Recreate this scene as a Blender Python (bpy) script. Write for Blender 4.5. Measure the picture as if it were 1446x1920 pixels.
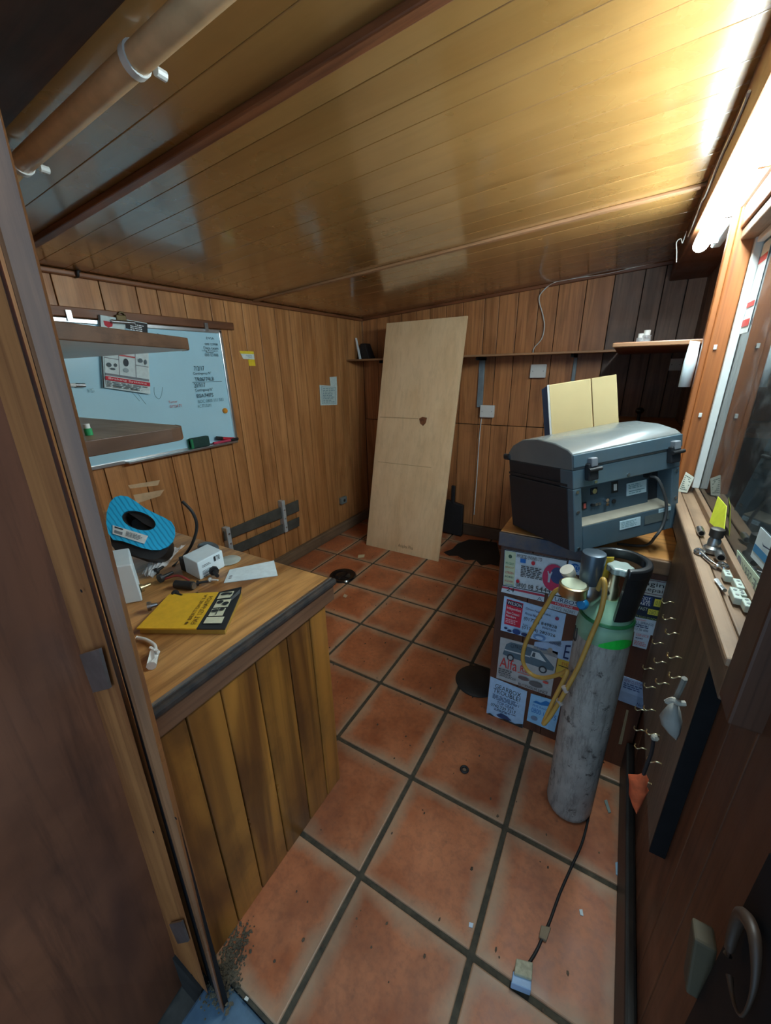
import bpy, math, random
from mathutils import Vector, Matrix
for o in list(bpy.data.objects):
    bpy.data.objects.remove(o, do_unlink=True)
random.seed(7)
SC = bpy.context.scene
COL = SC.collection

# ------------------------------------------------------------------ camera, world, exposure
# all lengths below are in floor tiles (1 tile = 0.33 m); x runs right, y into the room, z up
S = 0.33
F_PX = 733.53                      # focal length in pixels of the 1446 x 1920 frame
CAM = Vector((1.33574, -1.66928, 4.14782))
YAW, PITCH, ROLL = math.radians(30.7399), math.radians(-20.1456), math.radians(1.3361)
CM = Matrix.Rotation(YAW, 3, 'Z') @ Matrix.Rotation(PITCH, 3, 'X') @ Matrix.Rotation(ROLL, 3, 'Y')
cam = bpy.data.cameras.new('camera'); camo = bpy.data.objects.new('camera', cam); COL.objects.link(camo)
cam.sensor_fit = 'VERTICAL'; cam.sensor_height = 36; cam.lens = F_PX * 36 / 1920; cam.clip_start = 0.01
R4 = Matrix((CM.col[0], CM.col[2], -CM.col[1])).transposed().to_4x4()
camo.matrix_world = Matrix.Translation(CAM * S) @ R4
SC.camera = camo
w = bpy.data.worlds.new('world'); SC.world = w; w.use_nodes = True
bg = w.node_tree.nodes['Background']
bg.inputs[0].default_value = (0.44, 0.72, 1.0, 1); bg.inputs[1].default_value = 1.2   # cool daylight of the yard beyond the door
SC.view_settings.view_transform = 'Standard'; SC.view_settings.look = 'None'
SC.view_settings.exposure = 0.2; SC.view_settings.gamma = 1.0; SC.view_settings.use_curve_mapping = False
TUBE_POWER = 72.0

# ------------------------------------------------------------------ helpers
def on(ax, val, u, v):
    """point where the sight line of photo pixel (u, v) meets the plane axis=val (tiles)"""
    d = CM @ Vector(((u - 723) / F_PX, 1, -(v - 960) / F_PX))
    t = (val - CAM[ax]) / d[ax]
    return CAM + d * t
def cz(x): return 5.35 + 0.067 * (x + 4.75)          # the sloping ceiling

def box(x0, x1, y0, y1, z0, z1):
    V = [(x, y, z) for z in (z0, z1) for y in (y0, y1) for x in (x0, x1)]
    return V, [(0, 2, 3, 1), (4, 5, 7, 6), (0, 1, 5, 4), (2, 6, 7, 3), (0, 4, 6, 2), (1, 3, 7, 5)]
def hexa(b, t):                                      # two quads, same winding
    V = [tuple(p) for p in b] + [tuple(p) for p in t]
    return V, [(3, 2, 1, 0), (4, 5, 6, 7)] + [(i, (i + 1) % 4, 4 + (i + 1) % 4, 4 + i) for i in range(4)]
def slab(pts, d):                                    # polygon extruded by vector d
    n = len(pts); d = Vector(d)
    V = [tuple(p) for p in pts] + [tuple(Vector(p) + d) for p in pts]
    return V, [tuple(range(n))[::-1], tuple(range(n, 2 * n))] + [(i, (i + 1) % n, n + (i + 1) % n, n + i) for i in range(n)]
def merge(*gs):
    V, F = [], []
    for v, f in gs:
        k = len(V); V += list(v); F += [tuple(i + k for i in q) for q in f]
    return V, F
def frame_of(d):
    d = Vector(d).normalized()
    a = Vector((0, 0, 1)) if abs(d.z) < .9 else Vector((1, 0, 0))
    x = d.cross(a).normalized(); return x, x.cross(d).normalized(), d
def cyl(p0, p1, r0, r1=None, n=20):
    r1 = r0 if r1 is None else r1
    p0, p1 = Vector(p0), Vector(p1); x, y, d = frame_of(p1 - p0)
    V = []
    for p, r in ((p0, r0), (p1, r1)):
        for i in range(n):
            a = 2 * math.pi * i / n; V.append(tuple(p + x * (r * math.cos(a)) + y * (r * math.sin(a))))
    return V, [tuple(range(n)), tuple(range(n, 2 * n))[::-1]] + [(i, n + i, n + (i + 1) % n, (i + 1) % n) for i in range(n)]
def lathe(c, prof, n=32, axis=(0, 0, 1)):
    c = Vector(c); x, y, d = frame_of(axis)
    V, F = [], []
    for r, h in prof:
        for i in range(n):
            a = 2 * math.pi * i / n; V.append(tuple(c + d * h + x * (r * math.cos(a)) + y * (r * math.sin(a))))
    for k in range(len(prof) - 1):
        for i in range(n):
            j = (i + 1) % n; F.append((k * n + i, k * n + j, (k + 1) * n + j, (k + 1) * n + i))
    F.append(tuple(range(n))[::-1]); m = (len(prof) - 1) * n; F.append(tuple(range(m, m + n)))
    return V, F
def smoothpath(P, k=6):
    P = [Vector(p) for p in P]; out = []
    for i in range(len(P) - 1):
        a, b, c, d = P[max(i - 1, 0)], P[i], P[i + 1], P[min(i + 2, len(P) - 1)]
        for j in range(k):
            t = j / k
            out.append(.5 * ((2 * b) + (c - a) * t + (2 * a - 5 * b + 4 * c - d) * t * t + (3 * b - a - 3 * c + d) * t ** 3))
    out.append(P[-1]); return out
def tube(P, r, n=8, k=6):
    P = smoothpath(P, k) if k > 1 else [Vector(p) for p in P]
    V, F = [], []; px = None
    for i, p in enumerate(P):
        d = (P[min(i + 1, len(P) - 1)] - P[max(i - 1, 0)]).normalized()
        if px is None: x, y, _ = frame_of(d)
        else:
            x = (px - d * px.dot(d)).normalized(); y = d.cross(x)
        px = x; rr = r(i / (len(P) - 1)) if callable(r) else r
        for j in range(n):
            a = 2 * math.pi * j / n; V.append(tuple(p + x * (rr * math.cos(a)) + y * (rr * math.sin(a))))
    m = len(P)
    for i in range(m - 1):
        for j in range(n):
            q = (j + 1) % n; F.append((i * n + j, i * n + q, (i + 1) * n + q, (i + 1) * n + j))
    F.append(tuple(range(n))[::-1]); F.append(tuple(range((m - 1) * n, m * n)))
    return V, F
def blob(c, rx, ry, rz, n=10, m=7, jit=0.0, seed=0):
    rnd = random.Random(seed); V, F = [], []
    for k in range(1, m):
        t = math.pi * k / m
        for i in range(n):
            a = 2 * math.pi * i / n; q = 1 + rnd.uniform(-jit, jit)
            V.append((c[0] + rx * math.sin(t) * math.cos(a) * q, c[1] + ry * math.sin(t) * math.sin(a) * q, c[2] + rz * math.cos(t) * q))
    for k in range(m - 2):
        for i in range(n):
            j = (i + 1) % n; F.append((k * n + i, (k + 1) * n + i, (k + 1) * n + j, k * n + j))
    F.append(tuple(range(n))); F.append(tuple(range((m - 2) * n, (m - 1) * n))[::-1])
    return V, F

ORG = {}                                             # world origin (tiles) of every object
def tag(o, label=None, cat=None, group=None, kind=None):
    if label: o['label'] = label
    if cat: o['category'] = cat
    if group: o['group'] = group
    if kind: o['kind'] = kind
    return o
def thing(name, base, label=None, cat=None, group=None, kind=None):
    o = bpy.data.objects.new(name, None); COL.objects.link(o); o.empty_display_size = .05
    o.location = Vector(base) * S; ORG[o.name] = Vector(base)
    return tag(o, label, cat, group, kind)
def obj(name, g, mat, parent=None, bevel=0, smooth=0, label=None, cat=None, group=None, kind=None):
    V, F = g
    xs, ys, zs = zip(*V)
    og = Vector(((min(xs) + max(xs)) / 2, (min(ys) + max(ys)) / 2, min(zs)))
    me = bpy.data.meshes.new(name)
    me.from_pydata([tuple((Vector(v) - og) * S) for v in V], [], F); me.validate()
    import bmesh
    bm = bmesh.new(); bm.from_mesh(me); bmesh.ops.recalc_face_normals(bm, faces=bm.faces); bm.to_mesh(me); bm.free()
    if smooth:
        for p in me.polygons: p.use_smooth = True
        me.set_sharp_from_angle(angle=math.radians(smooth))
    me.materials.append(mat)
    o = bpy.data.objects.new(name, me); COL.objects.link(o)
    base = Vector((0, 0, 0))
    if parent: o.parent = parent; base = ORG[parent.name]
    o.location = (og - base) * S; ORG[o.name] = og
    if bevel:
        b = o.modifiers.new('bevel', 'BEVEL'); b.width = bevel * S; b.segments = 2; b.limit_method = 'ANGLE'; b.angle_limit = math.radians(40)
    return tag(o, label, cat, group, kind)

# ------------------------------------------------------------------ materials
class NT:
    def __init__(s, name):
        s.m = bpy.data.materials.new(name); s.m.use_nodes = True; s.t = s.m.node_tree
        s.b = s.t.nodes['Principled BSDF']
    def n(s, k, **kw):
        nd = s.t.nodes.new(k)
        for a, v in kw.items(): setattr(nd, a, v)
        return nd
    def l(s, a, b): s.t.links.new(a, b)
    def coord(s, kind='Object', rnd=True, scale=(1, 1, 1)):
        tc = s.n('ShaderNodeTexCoord'); out = tc.outputs[kind]
        if rnd:
            oi = s.n('ShaderNodeObjectInfo'); ml = s.n('ShaderNodeVectorMath', operation='SCALE')
            cb = s.n('ShaderNodeCombineXYZ')
            for i in range(3): s.l(oi.outputs['Random'], cb.inputs[i])
            s.l(cb.outputs[0], ml.inputs[0]); ml.inputs['Scale'].default_value = 17.3
            ad = s.n('ShaderNodeVectorMath', operation='ADD'); s.l(out, ad.inputs[0]); s.l(ml.outputs[0], ad.inputs[1]); out = ad.outputs[0]
        mp = s.n('ShaderNodeMapping'); mp.inputs['Scale'].default_value = scale; s.l(out, mp.inputs[0])
        return mp.outputs[0]
    def noise(s, co, scale, detail=4, rough=.55, dist=0.0):
        nd = s.n('ShaderNodeTexNoise'); nd.inputs['Scale'].default_value = scale; nd.inputs['Detail'].default_value = detail
        nd.inputs['Roughness'].default_value = rough; nd.inputs['Distortion'].default_value = dist; s.l(co, nd.inputs['Vector'])
        return nd.outputs['Fac']
    def ramp(s, fac, stops):
        r = s.n('ShaderNodeValToRGB'); e = r.color_ramp.elements
        while len(e) < len(stops): e.new(.5)
        for q, (p, c) in zip(e, stops):
            q.position = p; q.color = (c, c, c, 1) if isinstance(c, (int, float)) else (*c, 1)
        s.l(fac, r.inputs[0]); return r.outputs[0]
    def mix(s, fac, a, b, mode='MIX'):
        m = s.n('ShaderNodeMix', data_type='RGBA', blend_type=mode)
        for i, v in ((0, fac), (6, a), (7, b)):
            if isinstance(v, (int, float)): m.inputs[i].default_value = v
            elif isinstance(v, tuple): m.inputs[i].default_value = (*v, 1)
            else: s.l(v, m.inputs[i])
        return m.outputs[2]
    def bump(s, h, st, dist=.002):
        b = s.n('ShaderNodeBump'); b.inputs['Strength'].default_value = st; b.inputs['Distance'].default_value = dist
        s.l(h, b.inputs['Height']); s.l(b.outputs[0], s.b.inputs['Normal'])

def sp(r, g, b):                                     # sRGB 0-255 -> linear
    f = lambda c: (c / 255 / 12.92) if c / 255 <= .04045 else ((c / 255 + .055) / 1.055) ** 2.4
    return (f(r), f(g), f(b))
PC = {}
def plain(name, col, rough=.5, metal=0.0, var=.15, scale=20, bump=0, coat=0, dirt=0, dirtcol=(.05, .04, .03)):
    if name in PC: return PC[name]
    t = NT(name); co = t.coord()
    f = t.noise(co, scale, 5)
    c = t.mix(t.ramp(f, [(.3, 0.0), (.7, 1.0)]), tuple(x * (1 - var) for x in col), tuple(min(1, x * (1 + var)) for x in col))
    if dirt:
        d = t.noise(co, scale * .35, 6, .65)
        c = t.mix(t.ramp(d, [(.5 - dirt * .3, 0.0), (.78, min(1.0, dirt * 1.3))]), c, dirtcol)
    t.l(c, t.b.inputs['Base Color']); t.b.inputs['Roughness'].default_value = rough; t.b.inputs['Metallic'].default_value = metal
    if coat: t.b.inputs['Coat Weight'].default_value = coat
    if bump: t.bump(t.noise(co, scale * 3, 4), bump)
    PC[name] = t.m; return t.m
def wood(name, base, dark, axis='z', fine=60, along=1.2, rough=.45, stain=.25, staincol=None, coat=0.0, bump=.12, knots=False, contrast=1.0, rvar=.12, fib=.55, wavy=False):
    t = NT(name)
    sc = [fine, fine, fine]; sc['xyz'.index(axis)] = along
    lo = [fine * .13] * 3; lo['xyz'.index(axis)] = along * .55
    g1 = t.noise(t.coord(scale=tuple(lo)), 1.0, 3, .6, 1.6)     # broad cathedral figure
    g2 = t.noise(t.coord(scale=tuple(sc)), 1.0, 5, .7, .3)      # fine fibres
    c = t.mix(t.ramp(g1, [(.5 - .16 / contrast, 0.0), (.5, .55), (.5 + .2 / contrast, 1.0)]), dark, base)
    c = t.mix(t.ramp(g2, [(.34, fib), (.52, 0.0)]), c, tuple(x * .55 for x in dark))
    if knots:
        kc = [9] * 3; kc['xyz'.index(axis)] = 3.0
        vo = t.n('ShaderNodeTexVoronoi'); vo.inputs['Scale'].default_value = .8; t.l(t.coord(scale=tuple(kc)), vo.inputs['Vector'])
        c = t.mix(t.ramp(vo.outputs['Distance'], [(.06, .75), (.17, 0.0)]), c, tuple(x * .8 for x in dark))
    if stain:
        s = t.noise(t.coord(rnd=True), 3.2, 6, .62)
        c = t.mix(t.ramp(s, [(.5, 0.0), (.75, stain)]), c, staincol or tuple(x * .35 for x in dark))
    oi = t.n('ShaderNodeObjectInfo'); hv = t.n('ShaderNodeHueSaturation'); t.l(c, hv.inputs['Color'])
    mr = t.n('ShaderNodeMapRange'); mr.inputs[3].default_value = 1 - rvar; mr.inputs[4].default_value = 1 + rvar
    t.l(oi.outputs['Random'], mr.inputs[0]); t.l(mr.outputs[0], hv.inputs['Value'])
    t.l(hv.outputs[0], t.b.inputs['Base Color'])
    rr = t.ramp(t.noise(t.coord(rnd=False), 5, 4), [(.3, max(0, rough - .1)), (.7, min(1.0, rough + .1))])
    t.l(rr, t.b.inputs['Roughness']); t.b.inputs['Coat Weight'].default_value = coat; t.b.inputs['Coat Roughness'].default_value = .2
    if wavy:
        t.b.inputs['Coat Roughness'].default_value = .13
        b = t.n('ShaderNodeBump'); b.inputs['Strength'].default_value = .35; b.inputs['Distance'].default_value = .006
        t.l(t.noise(t.coord(rnd=False), 3.5, 2), b.inputs['Height']); t.l(b.outputs[0], t.b.inputs['Coat Normal'])
    if bump: t.bump(g2, bump)
    return t.m

M = {}
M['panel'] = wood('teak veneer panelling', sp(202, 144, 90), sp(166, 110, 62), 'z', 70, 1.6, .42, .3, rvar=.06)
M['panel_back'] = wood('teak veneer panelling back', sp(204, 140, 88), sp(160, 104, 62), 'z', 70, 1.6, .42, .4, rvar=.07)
M['panel_dark'] = wood('dark brown panelling', sp(142, 110, 90), sp(104, 78, 64), 'z', 70, 1.6, .5, .5, sp(44, 38, 36), rvar=.08)  # darker, greyer brown for the boards at the right and in the alcove
M['ceil'] = wood('varnished pine ceiling', sp(168, 126, 72), sp(150, 108, 56), 'x', 26, .9, .3, .22, sp(110, 76, 40), coat=1.0, bump=.02, knots=True, rvar=.04, fib=.18, wavy=True)
M['header'] = wood('dark header board', sp(92, 58, 40), sp(60, 36, 24), 'x', 50, 1.3, .5, .3)
M['trimw'] = wood('reddish trim', sp(150, 92, 56), sp(104, 58, 34), 'x', 60, 1.5, .45, .3)
M['trimy'] = wood('reddish trim along wall', sp(140, 88, 54), sp(98, 58, 34), 'y', 60, 1.5, .45, .35)
M['door'] = wood('dark red brown door veneer', sp(136, 80, 52), sp(96, 54, 36), 'z', 30, .9, .45, .5, rvar=.03)
M['jamb'] = wood('varnished softwood jamb', sp(176, 112, 62), sp(138, 80, 42), 'z', 45, 1.0, .4, .4, rvar=.04)
M['jambd'] = wood('worn brown jamb', sp(152, 102, 68), sp(112, 72, 46), 'z', 40, 1.0, .3, .4, coat=.3, rvar=.04)
M['post'] = wood('orange window post', sp(190, 118, 66), sp(150, 84, 42), 'z', 40, .9, .38, .2, rvar=.05)
M['postd'] = wood('dark window post', sp(92, 58, 40), sp(62, 36, 24), 'z', 40, .9, .5, .3)
M['sill'] = wood('worn grimy sill', sp(168, 138, 110), sp(132, 102, 78), 'y', 40, 1.0, .55, .85, sp(74, 60, 50), rvar=.08)
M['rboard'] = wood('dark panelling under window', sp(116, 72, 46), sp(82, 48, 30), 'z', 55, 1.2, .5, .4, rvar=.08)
M['black'] = plain('black paint and shade', (.012, .012, .013), .6)
M['black'].node_tree.nodes['Principled BSDF'].inputs['Specular IOR Level'].default_value = .12
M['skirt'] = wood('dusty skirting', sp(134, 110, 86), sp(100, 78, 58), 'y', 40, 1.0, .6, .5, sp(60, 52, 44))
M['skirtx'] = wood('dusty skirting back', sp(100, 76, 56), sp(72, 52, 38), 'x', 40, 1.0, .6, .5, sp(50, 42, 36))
M['kerb'] = plain('black grimy kerb', (.02, .019, .018), .5, dirt=.5, dirtcol=(.07, .06, .05))
M['desktop'] = wood('oak laminate desk top', sp(212, 158, 94), sp(138, 90, 46), 'y', 60, 3.2, .4, .5, sp(104, 80, 58), rvar=.02, contrast=1.2)
M['deskboard'] = wood('varnished desk boards', sp(176, 116, 48), sp(98, 58, 24), 'z', 30, .8, .36, .8, sp(62, 36, 18), coat=.2, rvar=.14, contrast=1.3)
M['edge'] = plain('scuffed black edging', (.022, .02, .02), .5, dirt=.3, dirtcol=sp(120, 96, 78), scale=60)
M['edgew'] = wood('worn brown desk lip', sp(134, 96, 70), sp(94, 62, 44), 'y', 45, 1.3, .45, .5)
M['shelfe'] = wood('dark shelf edge', sp(112, 80, 58), sp(78, 54, 38), 'y', 50, 1.5, .45, .2)
M['shelftop'] = wood('grey wood shelf top', sp(160, 136, 110), sp(128, 106, 84), 'x', 40, 1.2, .5, .3)
M['whitelam'] = plain('white laminate', sp(226, 230, 228), .35, var=.04)
M['shelfw'] = wood('pale shelf wood', sp(176, 130, 92), sp(138, 98, 64), 'x', 50, 1.3, .5, .3)
M['ply'] = wood('raw plywood', sp(238, 208, 166), sp(222, 186, 140), 'z', 38, 1.0, .6, .25, sp(176, 138, 94), knots=False, contrast=.7, fib=.2, rvar=.0)
M['counter'] = wood('dark red counter board', sp(112, 66, 44), sp(74, 42, 28), 'z', 36, 1.0, .5, .45, rvar=.06)
M['ctop'] = wood('oak laminate counter top', sp(206, 150, 88), sp(170, 112, 58), 'x', 45, 2.0, .4, .35, sp(120, 90, 60))
M['navy'] = plain('worn navy edging', sp(52, 62, 84), .5, dirt=.5, dirtcol=sp(140, 110, 70), scale=30)
M['lipw'] = wood('brown counter lip', sp(140, 106, 76), sp(100, 72, 50), 'x', 45, 1.3, .5, .4)
M['white'] = plain('white paper', sp(218, 234, 240), .6, var=.03)
M['whitep'] = plain('white plastic', sp(226, 228, 224), .35, var=.03)
M['alu'] = plain('aluminium', (.72, .75, .77), .32, 1.0, .06)
M['steel'] = plain('dull steel', (.5, .52, .53), .35, 1.0, .2, dirt=.3)
M['chrome'] = plain('chrome', (.75, .77, .78), .18, 1.0, .05)
M['brass'] = plain('dull brass', (.6, .5, .3), .35, 1.0, .15)
M['gold'] = plain('pale gold metal', (.68, .58, .36), .3, 1.0, .08)
M['rubber'] = plain('black rubber', (.015, .015, .016), .55)
M['glossblack'] = plain('glossy black', (.008, .008, .009), .12)
M['conc'] = plain('slate grey concrete', sp(158, 168, 174), .85, var=.45, scale=9, bump=.4)
M['grout'] = plain('dark grout', sp(74, 66, 52), .9, var=.35, scale=60, bump=.3)
M['bluepaint'] = plain('flaking blue floor paint', sp(92, 116, 132), .5, var=.25, scale=25, dirt=.4, dirtcol=sp(40, 72, 112))

def tile_mat():
    t = NT('terracotta tile'); co = t.coord('Object')
    big = t.noise(co, 7, 5, .6); fin = t.noise(co, 60, 5, .65)
    c = t.mix(t.ramp(big, [(.3, 0.0), (.7, 1.0)]), sp(156, 84, 50), sp(200, 122, 78))
    c = t.mix(t.ramp(fin, [(.35, .35), (.55, 0.0)]), c, sp(120, 74, 54))
    g = t.n('ShaderNodeTexCoord'); sx = t.n('ShaderNodeSeparateXYZ'); t.l(g.outputs['Generated'], sx.inputs[0])
    def edge(o):
        a = t.n('ShaderNodeMath', operation='SUBTRACT'); t.l(o, a.inputs[0]); a.inputs[1].default_value = .5
        b = t.n('ShaderNodeMath', operation='ABSOLUTE'); t.l(a.outputs[0], b.inputs[0]); return b.outputs[0]
    mx = t.n('ShaderNodeMath', operation='MAXIMUM'); t.l(edge(sx.outputs[0]), mx.inputs[0]); t.l(edge(sx.outputs[1]), mx.inputs[1])
    nz = t.n('ShaderNodeMath', operation='MULTIPLY'); t.l(t.noise(co, 9, 4), nz.inputs[0]); nz.inputs[1].default_value = .26
    ad = t.n('ShaderNodeMath', operation='ADD'); t.l(mx.outputs[0], ad.inputs[0]); t.l(nz.outputs[0], ad.inputs[1])
    c = t.mix(t.ramp(ad.outputs[0], [(.50, 0.0), (.62, .62)]), c, sp(176, 152, 122))      # pale lime bloom along the rims
    sc = t.noise(t.coord('Object', scale=(1, 1, 1)), 22, 6, .75)
    c = t.mix(t.ramp(sc, [(.62, 0.0), (.74, .55)]), c, sp(92, 66, 52))
    ge = t.n('ShaderNodeNewGeometry'); c = t.mix(t.ramp(t.noise(ge.outputs['Position'], 2.6, 6, .6), [(.5, 0.0), (.72, .5)]), c, sp(96, 70, 56))
    oi = t.n('ShaderNodeObjectInfo'); hv = t.n('ShaderNodeHueSaturation'); t.l(c, hv.inputs['Color'])
    mr = t.n('ShaderNodeMapRange'); mr.inputs[3].default_value = .88; mr.inputs[4].default_value = 1.08
    t.l(oi.outputs['Random'], mr.inputs[0]); t.l(mr.outputs[0], hv.inputs['Value']); t.l(hv.outputs[0], t.b.inputs['Base Color'])
    t.l(t.ramp(big, [(.3, .36), (.7, .58)]), t.b.inputs['Roughness']); t.bump(fin, .15, .001)
    return t.m
M['tile'] = tile_mat()

def cylinder_mat():
    t = NT('scuffed grey cylinder paint'); co = t.coord('Object', rnd=False)
    st = t.noise(t.coord('Object', rnd=False, scale=(1, 1, .18)), 55, 6, .75)
    c = t.mix(t.ramp(t.noise(co, 14, 5), [(.3, 0.0), (.7, 1.0)]), sp(150, 148, 142), sp(186, 184, 176))
    c = t.mix(t.ramp(st, [(.48, 0.0), (.68, .8)]), c, sp(96, 92, 88))
    c = t.mix(t.ramp(t.noise(co, 24, 6, .8), [(.57, 0.0), (.64, .85)]), c, sp(54, 50, 48))
    t.l(c, t.b.inputs['Base Color']); t.b.inputs['Roughness'].default_value = .5; t.b.inputs['Metallic'].default_value = .15
    t.bump(st, .2); return t.m
M['cyl'] = cylinder_mat()

def glass_mat():
    t = NT('dirty window glass'); out = t.t.nodes['Material Output']; t.t.nodes.remove(t.b)
    tr = t.n('ShaderNodeBsdfTransparent'); tr.inputs[0].default_value = (.80, .90, .92, 1)
    gl = t.n('ShaderNodeBsdfGlossy'); gl.inputs['Roughness'].default_value = .03
    df = t.n('ShaderNodeBsdfDiffuse'); df.inputs[0].default_value = (.62, .70, .72, 1)
    fr = t.n('ShaderNodeFresnel'); fr.inputs[0].default_value = 1.5
    a = t.n('ShaderNodeMixShader'); t.l(fr.outputs[0], a.inputs[0]); t.l(tr.outputs[0], a.inputs[1]); t.l(gl.outputs[0], a.inputs[2])
    co = t.coord('Object', rnd=False)
    d = t.ramp(t.noise(co, 9, 7, .7, .5), [(.48, .03), (.8, .24)])
    b = t.n('ShaderNodeMixShader'); t.l(d, b.inputs[0]); t.l(a.outputs[0], b.inputs[1]); t.l(df.outputs[0], b.inputs[2])
    t.l(b.outputs[0], out.inputs[0]); return t.m
M['glass'] = glass_mat()
def film_mat(name, col, alpha, rough=.12):
    t = NT(name); t.b.inputs['Base Color'].default_value = (*col, 1); t.b.inputs['Roughness'].default_value = rough
    co = t.coord('Object'); t.l(t.ramp(t.noise(co, 30, 5), [(.35, alpha * .5), (.7, min(1, alpha * 1.5))]), t.b.inputs['Alpha'])
    t.bump(t.noise(co, 45, 3), .5, .004); return t.m
M['film'] = film_mat('clear plastic film', (.85, .88, .9), .5)
def emit(name, col, st):
    t = NT(name); t.b.inputs['Base Color'].default_value = (.9, .9, .9, 1)
    t.b.inputs['Emission Color'].default_value = (*col, 1); t.b.inputs['Emission Strength'].default_value = st; return t.m
M['tube'] = emit('lit fluorescent tube', (.76, .95, 1.0), TUBE_POWER)
INK = {}
def ink(c):
    k = tuple(c)
    if k not in INK: INK[k] = plain('ink %d %d %d' % k, sp(*k), .6, var=.08, scale=60)
    return INK[k]

# ------------------------------------------------------------------ lettering and printed sheets
TX = {}
def text_geo(s, bold=False):
    if s in TX: return TX[s]
    cu = bpy.data.curves.new('txt', 'FONT'); cu.body = s; cu.resolution_u = 2
    o = bpy.data.objects.new('txt', cu); me = o.to_mesh()
    V = [tuple(v.co) for v in me.vertices]; F = [tuple(p.vertices) for p in me.polygons]
    o.to_mesh_clear(); bpy.data.objects.remove(o); bpy.data.curves.remove(cu)
    if not V: V, F = [(0, 0, 0), (1, 0, 0), (1, 1, 0)], [(0, 1, 2)]
    x0, x1 = min(v[0] for v in V), max(v[0] for v in V); y0, y1 = min(v[1] for v in V), max(v[1] for v in V)
    TX[s] = ([((v[0] - x0) / (x1 - x0), (v[1] - y0) / max(1e-6, y1 - y0)) for v in V], F); return TX[s]
def print_on(parent, quad, n, items, lift=.004):
    """quad = TL, TR, BR, BL; items in sheet coordinates s (left to right), t (bottom to top)"""
    TL, TR, BR, BL = [Vector(q) for q in quad]; n = Vector(n).normalized()
    def P(s, t, k): return tuple((BL * (1 - s) + BR * s) * (1 - t) + (TL * (1 - s) + TR * s) * t + n * (lift + .0012 * k))
    for k, it in enumerate(items):
        kind = it[0]; s0, t0, s1, t1 = it[1:5]; col = it[-1]
        key = (col, 'lettering' if kind == 't' else 'print')
        if kind == 'r': g = ([P(s0, t0, k), P(s1, t0, k), P(s1, t1, k), P(s0, t1, k)], [(0, 1, 2, 3)])
        elif kind == 'e':
            g = ([P(s0 + s1 * math.cos(a * math.pi / 12), t0 + t1 * math.sin(a * math.pi / 12), k) for a in range(24)], [tuple(range(24))])
        elif kind == 'p': g = ([P(s, t, k) for s, t in it[5]], [tuple(range(len(it[5])))])
        elif kind == 't':
            V, F = text_geo(it[5]); g = ([P(s0 + (s1 - s0) * a, t0 + (t1 - t0) * b, k) for a, b in V], F)
        elif kind == 'l':
            rnd = random.Random(int(s0 * 99 + t0 * 999 + k)); V, F = [], []
            nl = it[5]; h = (t1 - t0) / nl
            for i in range(nl):
                s = s0
                end = s1 - (s1 - s0) * rnd.uniform(0, .3)
                while s < end:
                    e = min(end, s + (s1 - s0) * rnd.uniform(.08, .24)); b = t0 + h * (i + .25); q = len(V)
                    V += [P(s, b, k), P(e, b, k), P(e, b + h * .5, k), P(s, b + h * .5, k)]; F.append((q, q + 1, q + 2, q + 3)); s = e + (s1 - s0) * .04
            g = (V, F)
        o = obj(key[1], g, ink(col), parent)
        if kind == 'l': o['kind'] = 'stuff'
def sheet(name, label, cat, quad, n, col, items=(), th=.006, group=None):
    n = Vector(n).normalized()
    top = thing(name, sum((Vector(q) for q in quad), Vector()) / 4, label, cat, group)
    obj('paper', slab([tuple(Vector(q) + n * .001) for q in quad], n * th), ink(col), top)
    print_on(top, [Vector(q) + n * (th + .001) for q in quad], n, items, .0015)
    return top
K, W, RD, BL, NV, YE, GR, LB, TE = (28, 28, 32), (232, 236, 238), (196, 34, 52), (30, 110, 190), (24, 44, 92), (226, 188, 60), (120, 126, 132), (70, 150, 220), (40, 120, 90)

# ================================================================== THE ROOM
LX, RX, BY, FY = -4.75, 2.0, 7.6, -1.0
# ---- floor: grout bed with one object for every tile
floor = thing('floor', (0, 0, -.1), kind='structure')
obj('grout_bed', box(LX - .05, 2.4, -1.0, BY, -.1, -.016), M['grout'], floor)
TM = {}
gap = .022
for i in range(-5, 3):
    for j in range(-1, 8):
        x0, x1, y0, y1 = max(i + gap, LX), min(i + 1 - gap, 2.3), j + gap, min(j + 1 - gap, BY)
        if x1 - x0 < .05 or y1 - y0 < .05: continue
        key = (round(x1 - x0, 3), round(y1 - y0, 3))
        if key not in TM:
            o = obj('tile', box(x0, x1, y0, y1, -.06, 0), M['tile'], floor, bevel=.012); TM[key] = o.data
        else:
            o = bpy.data.objects.new('tile', TM[key]); COL.objects.link(o); o.parent = floor
            og = Vector(((x0 + x1) / 2, (y0 + y1) / 2, -.06)); o.location = (og - ORG[floor.name]) * S; ORG[o.name] = og
            b = o.modifiers.new('bevel', 'BEVEL'); b.width = .012 * S; b.segments = 2
obj('floor_threshold', box(-.62, 2.3, -1.3, -1.0, -.5, -.03), M['bluepaint'], bevel=.02, kind='structure')
obj('door_sill', box(-1.6, -.63, -1.13, -.98, -.5, -.035), plain('black dirt', sp(44, 38, 34), .9, var=.4), kind='structure')
obj('floor_yard', box(-4.9, 5.0, -5.2, -1.0, -.6, -.5), plain('dark dirty concrete', sp(84, 76, 68), .9, var=.4, scale=20), kind='structure')

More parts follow.
